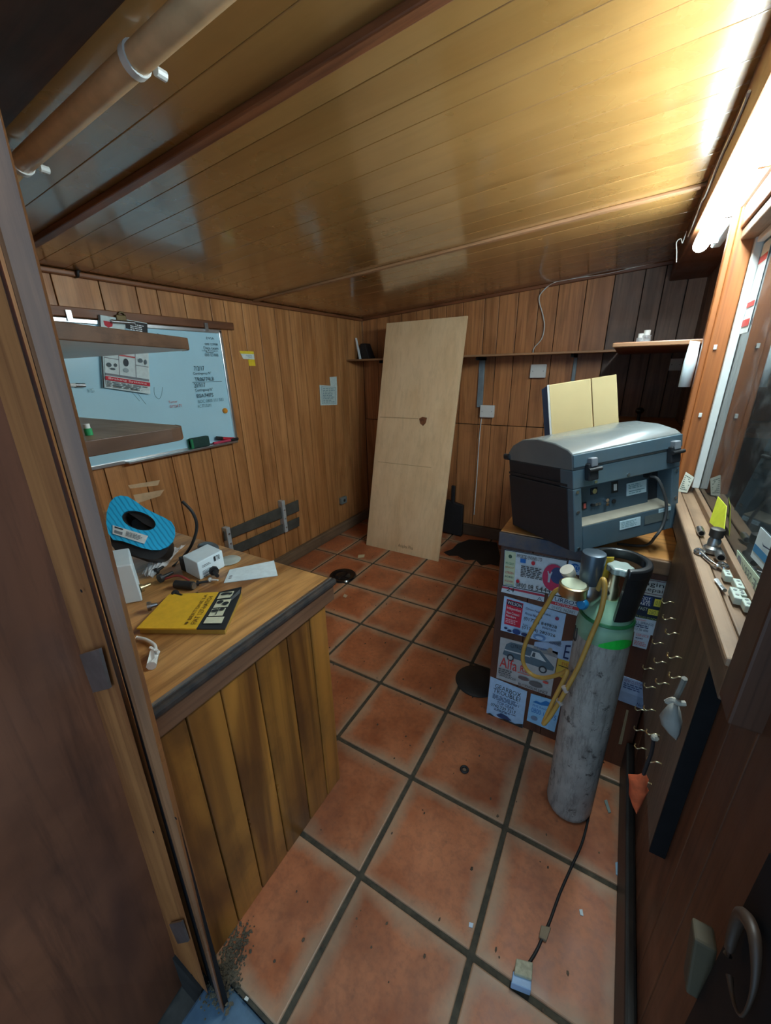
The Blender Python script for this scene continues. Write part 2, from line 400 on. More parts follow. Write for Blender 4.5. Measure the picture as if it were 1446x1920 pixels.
# ---- left wall, grooved veneer boards
wl = thing('wall_left', (LX, 3, 0), kind='structure')
obj('backing', box(LX - .15, LX - .03, -1.1, BY + .15, -.1, 5.45), M['black'], wl)
ys = [-1.1, -.55, -.1, .42, .93, 1.45, 1.92, 2.22, 2.64, 3.1, 3.37, 3.75, 4.12, 4.54, 4.95, 5.3, 5.72, 6.1, 6.55, 6.85, 7.25, BY]
for a, b in zip(ys, ys[1:]):
    obj('board', box(LX - .03, LX, a + .006, b - .006, 0, 5.345), M['panel'], wl, bevel=.006)
sk = obj('baseboard_left', box(LX, LX + .11, .3, BY - .02, 0, .26), M['skirt'], bevel=.02, kind='structure')
obj('trim_1', box(LX, LX + .07, -1.0, BY, 5.285, 5.345), M['trimy'], bevel=.015, kind='structure')

# ---- back wall
wb = thing('wall_back', (-1, BY, 0), kind='structure')
obj('backing', box(LX - .15, 2.5, BY + .03, BY + .15, -.1, 5.9), M['black'], wb)
xs = [LX, -4.3, -3.95, -3.6, -3.2, -2.85, -2.45, -2.05, -1.56, -1.25, -.86, -.45, -.09, .4, .86, 1.33, 1.64, 1.98, 2.26]
for a, b in zip(xs, xs[1:]):
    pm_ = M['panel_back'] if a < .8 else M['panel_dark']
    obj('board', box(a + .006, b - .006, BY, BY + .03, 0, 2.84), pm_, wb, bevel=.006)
    obj('board', hexa([(a + .006, BY, 2.855), (b - .006, BY, 2.855), (b - .006, BY + .03, 2.855), (a + .006, BY + .03, 2.855)],
                      [(a + .006, BY, cz(a)), (b - .006, BY, cz(b)), (b - .006, BY + .03, cz(b)), (a + .006, BY + .03, cz(a))]), pm_, wb, bevel=.006)
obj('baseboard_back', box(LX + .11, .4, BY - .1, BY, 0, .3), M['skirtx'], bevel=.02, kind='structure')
def ctrim(name, x0, x1, y0, y1, drop, mat, off=0):
    return obj(name, hexa([(x0, y0, cz(x0) - drop), (x1, y0, cz(x1) - drop), (x1, y1, cz(x1) - drop), (x0, y1, cz(x0) - drop)],
                          [(x0, y0, cz(x0) - off), (x1, y0, cz(x1) - off), (x1, y1, cz(x1) - off), (x0, y1, cz(x0) - off)]), mat, bevel=.01, kind='structure')
ctrim('trim_2', LX + .07, 2.2, BY - .07, BY, .06, M['trimw'])
obj('trim_3', box(LX, LX + .035, BY - .035, BY, 4.4, 5.29), M['shelfw'], kind='structure')

# ---- ceiling boards
ce = thing('ceiling', (-1.5, 3, 5.35), kind='structure')
obj('backing', hexa([(LX - .15, -1.2, cz(LX) + .04), (2.5, -1.2, cz(2.5) + .04), (2.5, BY + .15, cz(2.5) + .04), (LX - .15, BY + .15, cz(LX) + .04)],
                    [(LX - .15, -1.2, cz(LX) + .14), (2.5, -1.2, cz(2.5) + .14), (2.5, BY + .15, cz(2.5) + .14), (LX - .15, BY + .15, cz(LX) + .14)]), M['black'], ce)
ys = [-.32, .2, .5, .78, 1.07, 1.31, 1.63, 2.03, 2.3, 2.62, 3.0, 3.3, 3.62, 3.98, 4.4, 4.85, 5.3, 5.75, 6.2, 6.65, 7.1, BY]
for a, b in zip(ys, ys[1:]):
    a += .002; b -= .002
    obj('board', hexa([(LX, a, cz(LX)), (1.72, a, cz(1.72)), (1.72, b, cz(1.72)), (LX, b, cz(LX))],
                      [(LX, a, cz(LX) + .04), (1.72, a, cz(1.72) + .04), (1.72, b, cz(1.72) + .04), (LX, b, cz(LX) + .04)]), M['ceil'], ce, bevel=.004)
ctrim('trim_4', LX + .07, 1.72, .47, .55, .05, M['trimw'])
ctrim('trim_5', LX + .07, 1.72, 3.95, 4.03, .035, M['shelfw'])
ctrim('trim_6', LX, 2.3, -1.2, -.32, .10, M['header'])

# ---- right wall: beam, window posts, sill, glass, boards below
obj('trim_7', box(1.71, 2.3, -1.2, BY, 5.47, 5.80), M['trimy'], bevel=.01, kind='structure')          # beam carrying the lamp
wr = thing('wall_right', (2.1, 2, 0), kind='structure')
obj('backing', box(2.05, 2.2, -1.2, 3.4, -.1, 2.9), M['black'], wr)
ys = [-1.2, -.8, -.36, .04, .3, .72, 1.15, 1.6, 2.0, 2.4, 2.9, 3.4]
for a, b in zip(ys, ys[1:]):
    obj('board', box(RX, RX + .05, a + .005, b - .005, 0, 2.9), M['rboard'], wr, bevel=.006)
ys = [-1.2, -.8, -.36, .02]
for a, b in zip(ys, ys[1:]):
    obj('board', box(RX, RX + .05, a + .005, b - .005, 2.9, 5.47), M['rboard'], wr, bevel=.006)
obj('backing', box(2.05, 2.2, -1.2, 0, 2.9, 5.47), M['black'], wr)
wr = thing('wall_alcove', (2.3, 5, 0), kind='structure')
ys = [3.4, 3.9, 4.35, 4.9, 5.4, 5.95, 6.5, 7.05, BY]
obj('backing', box(2.29, 2.4, 3.36, BY + .1, -.1, 5.5), M['black'], wr)
for a, b in zip(ys, ys[1:]):
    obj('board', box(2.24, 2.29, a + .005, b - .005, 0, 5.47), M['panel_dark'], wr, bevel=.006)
obj('return_board', box(1.995, 2.3, 3.36, 3.42, 0, 5.47), M['panel_back'], wr, bevel=.006)
obj('baseboard_right', box(1.93, RX, -1.1, 2.2, 0, .4), M['kerb'], bevel=.02, kind='structure')

wn = thing('window_1', (2.0, 1.5, 2.72), kind='structure')
obj('jamb_post', box(1.905, 2.03, 2.92, 3.36, 2.97, 5.47), M['post'], wn, bevel=.012)
obj('jamb_strip', box(1.862, 1.905, 2.93, 3.02, 2.97, 5.47), M['post'], wn, bevel=.008)
obj('jamb_post', box(1.895, 2.12, .02, .2, 2.78, 5.47), M['postd'], wn, bevel=.012)
obj('head_board', box(1.92, 2.12, .2, 2.92, 5.12, 5.47), M['trimy'], wn, bevel=.012)
obj('head_strip', box(1.94, 2.06, .2, 2.92, 5.04, 5.12), M['sill'], wn, bevel=.01)
obj('apron', box(1.895, 1.995, .19, 3.35, 2.755, 2.93), M['sill'], wn, bevel=.012)
obj('sill_board', box(1.880, 1.955, .19, 3.35, 2.93, 2.975), M['sill'], wn, bevel=.012)
obj('sill_board', box(1.962, 2.075, .2, 3.35, 2.92, 2.965), M['sill'], wn, bevel=.008)
obj('glazing_bead', box(2.05, 2.085, .2, 2.92, 2.965, 3.02), M['sill'], wn, bevel=.006)
obj('glazing_bead', box(2.03, 2.085, 2.87, 2.92, 3.02, 5.05), M['whitep'], wn, bevel=.006)
obj('glazing_bead', box(2.04, 2.085, .2, 2.87, 5.0, 5.05), M['whitep'], wn, bevel=.006)
obj('pane', box(2.088, 2.098, .2, 2.92, 2.97, 5.06), M['glass'], wn)
obj('glazing_bead', box(2.10, 2.15, .2, 2.92, 2.9, 3.02), M['sill'], wn)

# ---- what is beyond the glass: grey wall with ledges
obj('wall_outside', box(3.7, 3.85, -1.6, 7.2, 0, 6.2), M['conc'], kind='structure')
obj('trim_8', box(3.58, 3.7, -1.6, 7.2, 4.36, 4.44), M['shelfw'], kind='structure')
obj('trim_9', box(3.58, 3.7, -1.6, 7.2, 3.66, 3.72), M['shelfw'], kind='structure')

# ---- doorway at the left: door leaf, lining, gap, jamb (all leaning a little)
def yv(v): return -1.05 - .06 * max(0, min(1, (v - 218) / 1600))
def lean(top, bot):
    a = on(1, yv(top[1]), *top); b = on(1, yv(bot[1]), *bot)
    d = b - a
    return a + d * ((5.6 - a.z) / d.z), a + d * ((-.02 - a.z) / d.z)
e_j, e_gr, e_gl, e_d = lean((4, 218), (414, 1830)), lean((0, 424), (400, 1830)), lean((0, 515), (372, 1800)), lean((0, 750), (330, 1800))
def upright(name, A, B, back, depth, mat, parent=None, **k):
    bk = Vector((0, back, 0)); dp = Vector((0, back + depth, 0))
    return obj(name, hexa([B[1] + bk, A[1] + bk, A[1] + dp, B[1] + dp], [B[0] + bk, A[0] + bk, A[0] + dp, B[0] + dp]), mat, parent, bevel=.012, **k)
dr = thing('door_1', (e_j[1].x, -1.1, 0), kind='structure')
def lean2(top, bot, dy):
    a = on(1, yv(top[1]) + dy, *top); b = on(1, yv(bot[1]) + dy, *bot); d = b - a
    return a + d * ((5.6 - a.z) / d.z), a + d * ((-.02 - a.z) / d.z)
e_jb = lean2((4, 218), (414, 1830), .065)                    # back edge of the reveal
def quad(k, dx): return [e_gr[k], e_jb[k], e_jb[k] + Vector((-.16, 0, 0)), e_gr[k] + Vector((-.03, 0, 0))]
obj('door_jamb', hexa(quad(1, 0), quad(0, 0)), M['jambd'], dr)
def gq(k): return [e_gl[k] + Vector((-.05, .04, 0)), e_gr[k] + Vector((-.015, .02, 0)), e_gr[k] + Vector((-.015, .05, 0)), e_gl[k] + Vector((-.05, .05, 0))]
obj('shadow_gap', hexa(gq(1), gq(0)), M['black'], dr)
def lq(k): return [e_d[k], e_gl[k], e_gl[k] + Vector((-.14, .04, 0)), e_d[k] + Vector((0, .04, 0))]
obj('door_lining', hexa(lq(1), lq(0)), M['jamb'], dr)
def fq(k): return [e_d[k] + Vector((-4.2, .05, 0)), e_gr[k] + Vector((-.22, .055, 0)), e_gr[k] + Vector((-.22, .075, 0)), e_d[k] + Vector((-4.2, .075, 0))]
obj('partition', hexa(fq(1), fq(0)), M['panel'], dr)
lf = Vector((.012, .03, 0)); lt, lb = e_d[0] + lf, e_d[1] + (e_d[1] - e_d[0]) * .08 + lf
ft, fb = Vector((-.62, -3.6, lt.z)), Vector((-.74, -3.6, lb.z)); tk = Vector((-.12, 0, 0))
obj('door_panel', hexa([lb, fb, fb + tk, lb + tk], [lt, ft, ft + tk, lt + tk]), M['door'], dr, bevel=.01)
for u, v, wpx, h in ((182, 1255, 28, 66), (338, 1745, 18, 34)):
    y = yv(v) - .004
    q = [on(1, y, u - wpx, v - h * .45), on(1, y, u + wpx * .3, v - h * .62), on(1, y, u + wpx, v + h * .5), on(1, y, u - wpx * .1, v + h * .62)]
    hp = obj('hinge_plate', slab(q, (0, -.012, 0)), M['steel'], dr)
for u, v in ((153, 1108), (288, 1560), (330, 1534), (360, 1828)):
    c = on(1, yv(v) - .003, u, v); obj('nail_hole', cyl(c, c + Vector((0, -.002, 0)), .008, n=8), M['black'], dr)

# ---- pipe under the ceiling
pp = thing('ceiling_pipe', (-.9, -.15, 5.5), 'cream painted pipe under the ceiling at top left', 'pipe')
x0, x1 = -2.42, 2.2
obj('pipe', tube([(x0, -.15, cz(x0) - .10), (-1, -.15, cz(-1) - .10), (x1, -.15, cz(x1) - .10)], .057, 14, 4), plain('cream pipe paint', sp(216, 178, 134), .3), pp, smooth=60)
for x in (-2.2, -.86):
    obj('pipe_clip', lathe((x, -.15, cz(x) - .10), [(.066, -.02), (.066, .02)], 20, (1, 0, .067)), M['whitep'], pp, smooth=40)
    obj('clip_screw', cyl((x, -.05, cz(x) - .09), (x, .0, cz(x) - .09), .022, n=10), M['whitep'], pp)

# ---- the fluorescent lamp on the beam
lp = thing('fluorescent_lamp', (1.85, 2.3, 5.22), 'lit white fluorescent strip lamp along the beam over the window', 'lamp')
obj('diffuser_tube', lathe((1.80, .7, 5.33), [(.03, 0), (.07, .03), (.075, .2), (.075, 3.5), (.07, 3.67), (.03, 3.7)], 16, (0, 1, 0)), M['tube'], lp, smooth=60)
obj('body', box(1.885, 1.97, .7, 4.3, 5.27, 5.42), plain('grey enamel', sp(150, 162, 164), .35), lp, bevel=.015)
obj('mounting_plate', box(1.84, 1.93, .8, 4.2, 5.42, 5.47), M['whitep'], lp)
for y in (.9, 2.0, 3.0, 3.9):
    obj('clip', box(1.82, 1.90, y, y + .04, 5.235, 5.262), M['chrome'], lp)
wire = [on(0, 1.70, *q) for q in ((1446, 120), (1420, 190), (1395, 240), (1362, 300), (1345, 328))]
tag(obj('lamp_cable', tube([(1.70, 2.1, 5.66), (1.70, 2.5, 5.63), (1.70, 3.0, 5.64), (1.70, 3.6, 5.58), (1.70, 3.9, 5.61), (1.70, 4.4, 5.56), (1.70, 4.9, 5.54)], .009, 6), M['whitep'], smooth=60), 'thin white cable clipped along the brown beam beside the lamp', 'cable')
tag(obj('cobweb', tube([(1.68, 5.0, 5.62), (1.66, 5.0, 5.5), (1.64, 5.05, 5.56), (1.6, 5.0, 5.52), (1.62, 5.0, 5.42), (1.64, 5.0, 5.3)], .005, 5, 3), M['whitep']), 'dusty cobweb hanging in the corner beside the lamp end', 'cobweb')

# ================================================================== LEFT WALL THINGS
XW = LX + .001
def L(u, v, d=0.0): return on(0, LX + d, u, v)
wbat = obj('wooden_batten', box(LX, LX + .06, -.9, 3.47, 4.83, 4.945), M['trimy'], bevel=.01, label='long brown wooden batten screwed above the whiteboard', cat='batten')
y0, y1, z0, z1 = .2, 3.19, 2.95, 4.81
wbd = thing('whiteboard', (LX, 1.7, 2.95), 'large white dry-wipe board with handwritten notes on the panelled wall', 'whiteboard')
obj('board_surface', box(LX, LX + .035, y0, y1, z0, z1), plain('white dry-wipe enamel', sp(184, 228, 244), .18, var=.03, scale=4), wbd)
f = .05
for g in (box(LX, LX + .06, y0 - .01, y1 + .01, z1 - f, z1 + .01), box(LX, LX + .06, y0 - .01, y1 + .01, z0 - .01, z0 + f),
          box(LX, LX + .06, y1 - f, y1 + .011, z0, z1), box(LX, LX + .06, y0 - .011, y0 + f, z0, z1)):
    obj('frame_rail', g, M['alu'], wbd, bevel=.01)
obj('pen_tray', box(LX + .05, LX + .16, 1.2, 3.12, z0 - .005, z0 + .03), M['alu'], wbd, bevel=.006)
for y in (.95, 2.87): obj('hanging_clip', box(LX + .061, LX + .085, y, y + .06, 4.78, 4.9), M['steel'], wbd)
ww = [(LX + .036, y0, z1), (LX + .036, y1, z1), (LX + .036, y1, z0), (LX + .036, y0, z0)]
def Wst(u, v):
    p = L(u, v, .036); return ((p.y - y0) / (y1 - y0), (p.z - z0) / (z1 - z0))
def wtext(u0, v0, u1, v1, s, c):
    a, b = Wst(u0, v0), Wst(u1, v0); return ('t', a[0], a[1], b[0], a[1] + (v0 - v1) * .0046, s, c)
INKB, INKG, INKR = (40, 70, 84), (96, 140, 152), (196, 84, 84)
print_on(wbd, ww, (1, 0, 0), [wtext(387, 636, 401, 632, 'DVSA', INKB), wtext(384, 647, 408, 643, '0300 1239000', INKB), wtext(382, 655, 409, 650, 'Data team', INKB),
    wtext(379, 659, 408, 656, 'Long Benington', INKB), wtext(386, 662, 400, 659, 'Nottm', INKB), wtext(384, 668, 409, 663, '0300 123 9000', INKB),
    wtext(364, 695, 383, 687, '7/2/17', INKB), wtext(362, 704, 396, 698, 'Contingency N°', INKB), wtext(365, 715, 401, 708, 'TR06F74LB', INKB),
    wtext(364, 727, 385, 719, '20/9/17', INKB), wtext(366, 736, 399, 729, 'Contingency N°', INKB), wtext(369, 746, 400, 739, 'BSA74IFS', INKB),
    wtext(371, 756, 419, 750, 'BOC 0800 111 333', INKG), wtext(370, 765, 396, 759, 'AC 7717UM1', INKG),
    wtext(315, 756, 332, 752, 'Turner', INKR), wtext(318, 765, 340, 760, '01724 71', INKR), wtext(287, 632, 306, 626, 'r  Don', INKG), wtext(166, 736, 176, 730, 'RG', (150, 190, 198))])
p0, p1 = L(361, 717, .04), L(416, 715, .04)
obj('pen_line', tube([p0, p1], .004, 4, 1), ink(INKB), wbd)
for pts in (((248, 736), (256, 745), (262, 752)), ((258, 737), (266, 748), (274, 758)), ((289, 726), (290, 740), (298, 748), (303, 740), (305, 726))):
    obj('pen_scribble', tube([L(u, v, .038) for u, v in pts], .003, 4, 3), ink((120, 160, 168)), wbd)
# brochure hanging from a bulldog clip
A, B, C, D = L(184, 590, .075), L(275, 606, .075), L(281, 739, .075), L(192, 726, .075)
br = sheet('brochure', 'glossy red and white parts brochure clipped over the whiteboard', 'brochure', [A, B, C, D], (1, 0, 0), (214, 232, 232),
    [('r', .0, .0, .03, 1, K), ('p', 0, 0, 0, 0, [(.08, .93), (.27, .93), (.25, .87), (.17, .845), (.10, .87)], RD), ('r', .52, .83, 1, .99, K), ('l', .62, .86, .96, .96, 4, W),
     ('p', 0, 0, 0, 0, [(.5, .72), (.98, .72), (.98, .79), (.75, .86), (.5, .88)], (150, 190, 206)), ('p', 0, 0, 0, 0, [(.7, .72), (.98, .72), (.98, .78), (.8, .86)], (60, 66, 76)),
     ('r', .08, .70, .5, .76, (110, 160, 176)), ('r', .05, .05, .97, .62, (208, 222, 222)),
     ('r', .33, .2, .345, .6, GR), ('r', .68, .2, .695, .6, GR), ('r', .05, .42, .33, .43, GR), ('r', .69, .38, .97, .39, GR), ('r', .05, .18, .97, .21, GR),
     ('r', .34, .48, .68, .50, (200, 90, 90)), ('e', .48, .40, .055, .055, (44, 52, 62)), ('e', .47, .29, .06, .03, (150, 166, 170)),
     ('e', .13, .33, .05, .03, (70, 84, 90)), ('e', .2, .28, .05, .015, (70, 84, 90)), ('e', .26, .34, .03, .025, (70, 84, 90)), ('e', .79, .46, .05, .03, (90, 104, 110)), ('e', .9, .45, .03, .035, (90, 104, 110)),
     ('r', .04, .11, .98, .165, RD), ('t', .1, .12, .9, .155, 'Braking Systems', (236, 220, 220)), ('l', .06, .02, .94, .10, 4, (90, 106, 112))], th=.012)
c = L(228, 598, .11)
ck = thing('bulldog_clip', c, 'metal bulldog clip on a nail holding the brochure', 'clip')
obj('jaw', cyl(c + Vector((0, -.14, -.04)), c + Vector((0, .16, -.04)), .025, n=10), M['steel'], ck, smooth=50)
obj('spring_loop', tube([c + Vector((-.03, .03 + .04 * math.cos(a), .05 + .035 * math.sin(a))) for a in [i * .7 for i in range(10)]], .012, 6, 3), plain('dark oxidised brass', sp(104, 88, 58), .5, .6), ck)
obj('thumb_plate', box(c.x - .03, c.x + .0, c.y - .06, c.y + .07, c.z - .03, c.z + .05), plain('dark oxidised brass', sp(104, 88, 58), .5, .6), ck, bevel=.01)
# eraser, pens, magnet
q0, q1 = L(347, 812, .06), L(386, 829, .06)
er = thing('board_eraser', (LX + .1, 2.38, z0 + .03), 'dark green felt board eraser standing on the whiteboard tray', 'eraser')
obj('felt', box(LX + .07, LX + .15, 2.2, 2.55, z0 + .032, z0 + .2), plain('dark green felt', sp(34, 66, 60), .8, var=.2, scale=80), er, bevel=.02)
obj('backing', box(LX + .06, LX + .16, 2.2, 2.24, z0 + .032, z0 + .19), ink((30, 130, 80)), er, bevel=.01)
def pen(name, a, b, r, mat, label, capmat):
    t = thing(name, a, label, 'marker pen'); a, b = Vector(a), Vector(b); d = b - a
    obj('barrel', cyl(a + d * .3, b, r, n=12), mat, t, smooth=50); obj('cap', cyl(a, a + d * .32, r * 1.12, n=12), capmat, t, smooth=50); return t
pen('marker_pen', (LX + .10, 2.72, z0 + .13), (LX + .10, 3.08, z0 + .06), .026, ink(RD), 'red marker pen with black cap lying in the whiteboard tray', M['rubber'])
pen('marker_pen', (LX + .13, 3.14, z0 + .055), (LX + .13, 2.62, z0 + .055), .022, ink((190, 60, 90)), 'crimson marker pen with black end beside the tray corner', M['rubber'])
mg = L(421, 770, .036); obj('magnet', lathe(mg, [(.045, 0), (.045, .03), (.03, .045)], 16, (1, 0, 0)), plain('orange plastic', sp(230, 150, 50), .35), smooth=40, label='round orange magnet at the right edge of the whiteboard', cat='magnet')
pm = L(144, 723, .04); pen('marker_pen', pm + Vector((.03, .08, 0)), pm + Vector((.03, -.25, .02)), .024, M['whitep'], 'white marker with grey tip stuck on the whiteboard behind the door jamb', M['steel'])
# papers and hardware on the panelling
yl = sheet('yellow_label', 'torn yellow and white label stuck on the panelled wall', 'label', [L(448, 658), L(475, 659), L(477, 674), L(456, 673)], (1, 0, 0), (214, 226, 220),
      [('r', 0, .66, 1, 1, (230, 206, 50)), ('t', .35, .2, .8, .5, 'TEST', (110, 150, 170))])
obj('label_tab', slab([L(465, 674, .002), L(477, 674, .002), L(479, 686, .002), L(467, 686, .002)], (.006, 0, 0)), ink((230, 200, 40)), yl)
nt = sheet('paper_notice', 'small printed white notice with a torn tab near the back corner', 'notice', [L(599, 722), L(632, 724), L(632, 759), L(601, 760)], (1, 0, 0), (206, 224, 222),
      [('r', .08, .06, .92, .94, (150, 176, 180)), ('r', .11, .09, .89, .91, (196, 216, 214)), ('l', .16, .12, .84, .88, 9, (120, 150, 160))])
obj('torn_tab', slab([L(618, 707, .002), L(631, 706, .002), L(632, 726, .002), L(620, 724, .002)], (.006, 0, 0)), ink((206, 224, 222)), nt)
rk = thing('wall_rack', (LX, 3.6, .8), 'grey slatted wall rack with two metal uprights low on the wall', 'rack')
slm = plain('grey green slat', sp(74, 76, 72), .6, var=.3, scale=15, dirt=.4)
obj('slat', slab([L(418, 996, .05), L(558, 937, .05), L(560, 958, .05), L(420, 1014, .05)], (.03, 0, 0)), slm, rk, bevel=.008)
obj('slat', slab([L(420, 1030, .05), L(560, 969, .05), L(560, 986, .05), L(440, 1040, .05)], (.03, 0, 0)), slm, rk, bevel=.008)
for y, za, zb in ((2.62, .8, 1.44), (4.07, .8, 1.53)):
    u = obj('upright', box(LX, LX + .13, y - .045, y + .045, za, zb), plain('galvanised steel', sp(190, 200, 204), .35, .3), rk, bevel=.012)
    for k in range(3): obj('bolt', cyl((LX + .13, y, za + .12 + k * .2), (LX + .145, y, za + .12 + k * .2), .018, n=8), M['steel'], u)
sb = L(641, 938)
sk = thing('wall_socket', sb, 'small grey socket box low on the left wall near the corner', 'socket')
obj('box', box(LX, LX + .09, sb.y - .12, sb.y + .12, sb.z - .08, sb.z + .1), plain('grey plastic', sp(120, 128, 126), .5), sk, bevel=.015)
obj('face', cyl((LX + .09, sb.y, sb.z + .01), (LX + .1, sb.y, sb.z + .01), .04, n=12), M['rubber'], sk)
hk = L(140, 519); obj('wall_hook', tube([hk, hk + Vector((.08, 0, 0)), hk + Vector((.1, 0, .04)), hk + Vector((.08, .03, .06))], .018, 8), M['rubber'], smooth=60, label='small dark hook at the top of the left wall', cat='hook')
for i, q in enumerate([[(240, 910), (300, 900), (296, 910), (244, 916)], [(250, 928), (308, 918), (300, 930), (256, 944)]]):
    obj('scrape', slab([L(u, v, .001) for u, v in q], (.002, 0, 0)), plain('bare scraped wood', sp(206, 176, 138), .7), wl)

# ================================================================== DESK AND SHELVES
dk = thing('desk', (-2.7, -.2, 0), 'wooden desk with oak top and vertical boards beside the doorway', 'desk')
obj('desk_top', box(-4.74, -.66, -.97, .70, 2.33, 2.42), M['desktop'], dk, bevel=.015)
obj('edge_strip', box(-.66, -.60, -.97, .72, 2.36, 2.42), M['edge'], dk, bevel=.02)
obj('metal_strip', box(-.668, -.645, -.97, .70, 2.418, 2.426), M['alu'], dk)
obj('edge_board', box(-.68, -.625, -.97, .70, 2.21, 2.36), M['edgew'], dk, bevel=.012)
obj('end_panel', box(-4.7, -.72, .58, .62, 0, 2.33), M['deskboard'], dk)
ys = [-.97, -.74, -.49, -.19, .13, .40, .62]
for a, b in zip(ys, ys[1:]): obj('side_board', box(-.72, -.67, a + .005, b - .005, 0, 2.33), M['deskboard'], dk, bevel=.008)
obj('rail', box(-4.7, -.75, -.95, -.85, 2.1, 2.33), M['deskboard'], dk)
def shelf(name, zt, th, pts, label):
    t = thing(name, (pts[0][0], pts[0][1], zt - th), label, 'shelf')
    n = len(pts)
    obj('shelf_board', slab([(x, y, zt - th + .012) for x, y in pts], (0, 0, th - .012)), M['shelftop'], t)
    obj('underside', slab([(x, y, zt - th) for x, y in pts], (0, 0, .012)), M['whitelam'], t)
    e = [Vector((x, y, 0)) for x, y in pts[:-2]]
    V, F = [], []
    for i, p in enumerate(e):
        d = (e[min(i + 1, len(e) - 1)] - e[max(i - 1, 0)]).normalized(); nn = Vector((d.y, -d.x, 0)) * .014
        for q in (p, p + nn):
            V += [(q.x, q.y, zt - th - .002), (q.x, q.y, zt + .002)]
    for i in range(len(e) - 1):
        a, b = i * 4, i * 4 + 4
        F += [(a + 2, b + 2, b + 3, a + 3), (a, a + 1, b + 1, b), (a + 1, a + 3, b + 3, b + 1), (a, b, b + 2, a + 2)]
    F += [(0, 2, 3, 1), (len(V) - 4, len(V) - 3, len(V) - 1, len(V) - 2)]
    obj('edge_band', (V, F), M['shelfe'], t, bevel=.006); return t
s1 = shelf('wall_shelf', 4.395, .08, [(-.94, -1.0), (-1.10, -.65), (-1.53, .26), (-1.58, .35), (-1.66, .40), (-1.78, .43), (-4.7, .40), (-4.7, -1.0)], 'upper wooden shelf with white underside in front of the whiteboard')
obj('bracket', box(-2.6, -2.52, -1.0, -.1, 4.26, 4.31), M['black'], s1)
s2 = shelf('wall_shelf', 3.75, .10, [(-1.58, -1.0), (-1.62, -.45), (-1.64, .12), (-1.66, .2), (-1.72, .25), (-1.82, .27), (-4.7, .27), (-4.7, -1.0)], 'lower wooden shelf with rounded corner crossing the whiteboard')
g = on(2, 3.80, 164, 803); gb = thing('green_bottle_cap', (g.x, g.y, 3.75), 'small green capped bottle on the lower shelf by the jamb', 'bottle')
obj('body', cyl((g.x, g.y, 3.752), (g.x, g.y, 3.80), .024, n=14), ink((40, 150, 90)), gb, smooth=50); obj('cap', cyl((g.x, g.y, 3.80), (g.x, g.y, 3.83), .018, n=14), M['whitep'], gb, smooth=50)

# ---- things on the desk
ZD = 2.421
def D_(u, v, z=ZD): return on(2, z, u, v)
# repair manual: lower left corner hidden by the jamb
a, b, c, d = D_(259, 1189), D_(320, 1124), D_(456, 1118), D_(424, 1190)
mn = thing('repair_manual', (a + b + c + d) / 4, 'yellow and black repair manual lying on the desk top', 'book')
up = Vector((0, 0, .05))
obj('pages', slab([a * .98 + c * .02, b * .98 + d * .02, c * .99 + a * .01, d * .99 + b * .01], up * .8), ink((170, 136, 56)), mn)
m1 = a * .32 + d * .68; m2 = b * .32 + c * .68
obj('cover', slab([a + up * .8, m1 + up * .8, m2 + up * .8, b + up * .8], up * .2), ink((228, 180, 40)), mn)
cv = [m1 + up * .8, d + up * .8, d * .55 + c * .45 + up * .85, c * .9 + d * .1 + up * 1.0, c + up * 1.6, m2 + up * .8]
obj('cover_band', slab(cv, up * .2), ink((38, 42, 44)), mn)
# sheet coordinates: s from the far edge to the near edge, t towards the spine
qd = [m2 + up, m1 + up, d + up, c + up * 1.1]
print_on(mn, [m2 + up * 1.02, m1 + up * 1.02, d + up * 1.02, c + up * 1.5], (0, 0, 1), [('r', .06, .28, .24, .88, (214, 216, 186)), ('r', .29, .24, .5, .82, (214, 216, 186)), ('r', .53, .28, .72, .82, (214, 216, 186)), ('r', .75, .18, .9, .84, (214, 216, 186)),
    ('e', .12, .62, .035, .2, (38, 42, 44)), ('e', .14, .38, .03, .08, (38, 42, 44)), ('e', .36, .64, .045, .13, (38, 42, 44)), ('e', .42, .38, .045, .13, (38, 42, 44)), ('e', .6, .66, .035, .13, (38, 42, 44)), ('e', .58, .4, .03, .11, (38, 42, 44)), ('r', .53, .52, .72, .55, (38, 42, 44))], .004)
k1, k2 = a * .52 + d * .48, b * .52 + c * .48
print_on(mn, [k1 + up, k2 + up, m2 * .96 + b * .04 + up, m1 * .96 + a * .04 + up], (0, 0, 1), [('t', .10, .05, .86, .40, 'FIAT 127-HATCH', (90, 66, 20)), ('t', .2, .55, .92, .8, 'BERTONE LA', (90, 66, 20)), ('e', .12, .68, .03, .1, (90, 66, 20))], .004)
# white parts box
def cuboid(name, p, q, r, h, mat, parent, **k):         # three bottom corners: p, q along length, r along width
    s = Vector(q) + Vector(r) - Vector(p); u = Vector((0, 0, h)); P4 = [Vector(p), Vector(q), s, Vector(r)]
    return obj(name, hexa(P4, [x + u for x in P4]), mat, parent, **k)
p, q, r = D_(376, 1088), D_(422, 1062), D_(349, 1073)
bx = thing('parts_box', p, 'small white cardboard parts box with a printed label, lying open', 'box')
cuboid('carton', p, q, r, .17, M['white'], bx, bevel=.008)
u = Vector((0, 0, .17)); n = (q - p).cross(u).normalized()
print_on(bx, [p + u, q + u, q, p], n, [('l', .12, .2, .5, .45, 4, GR), ('l', .15, .6, .5, .75, 2, GR), ('r', .62, .62, .68, .9, K), ('t', .7, .62, .85, .9, '70', K), ('l', .12, .08, .5, .16, 1, K)], .004)
cuboid('flap', p + u * .02 + (r - p) * 1.02, p + (r - p) * 1.35, p + (r - p) * 1.0 + (q - p) * .15, .13, M['rubber'], bx)
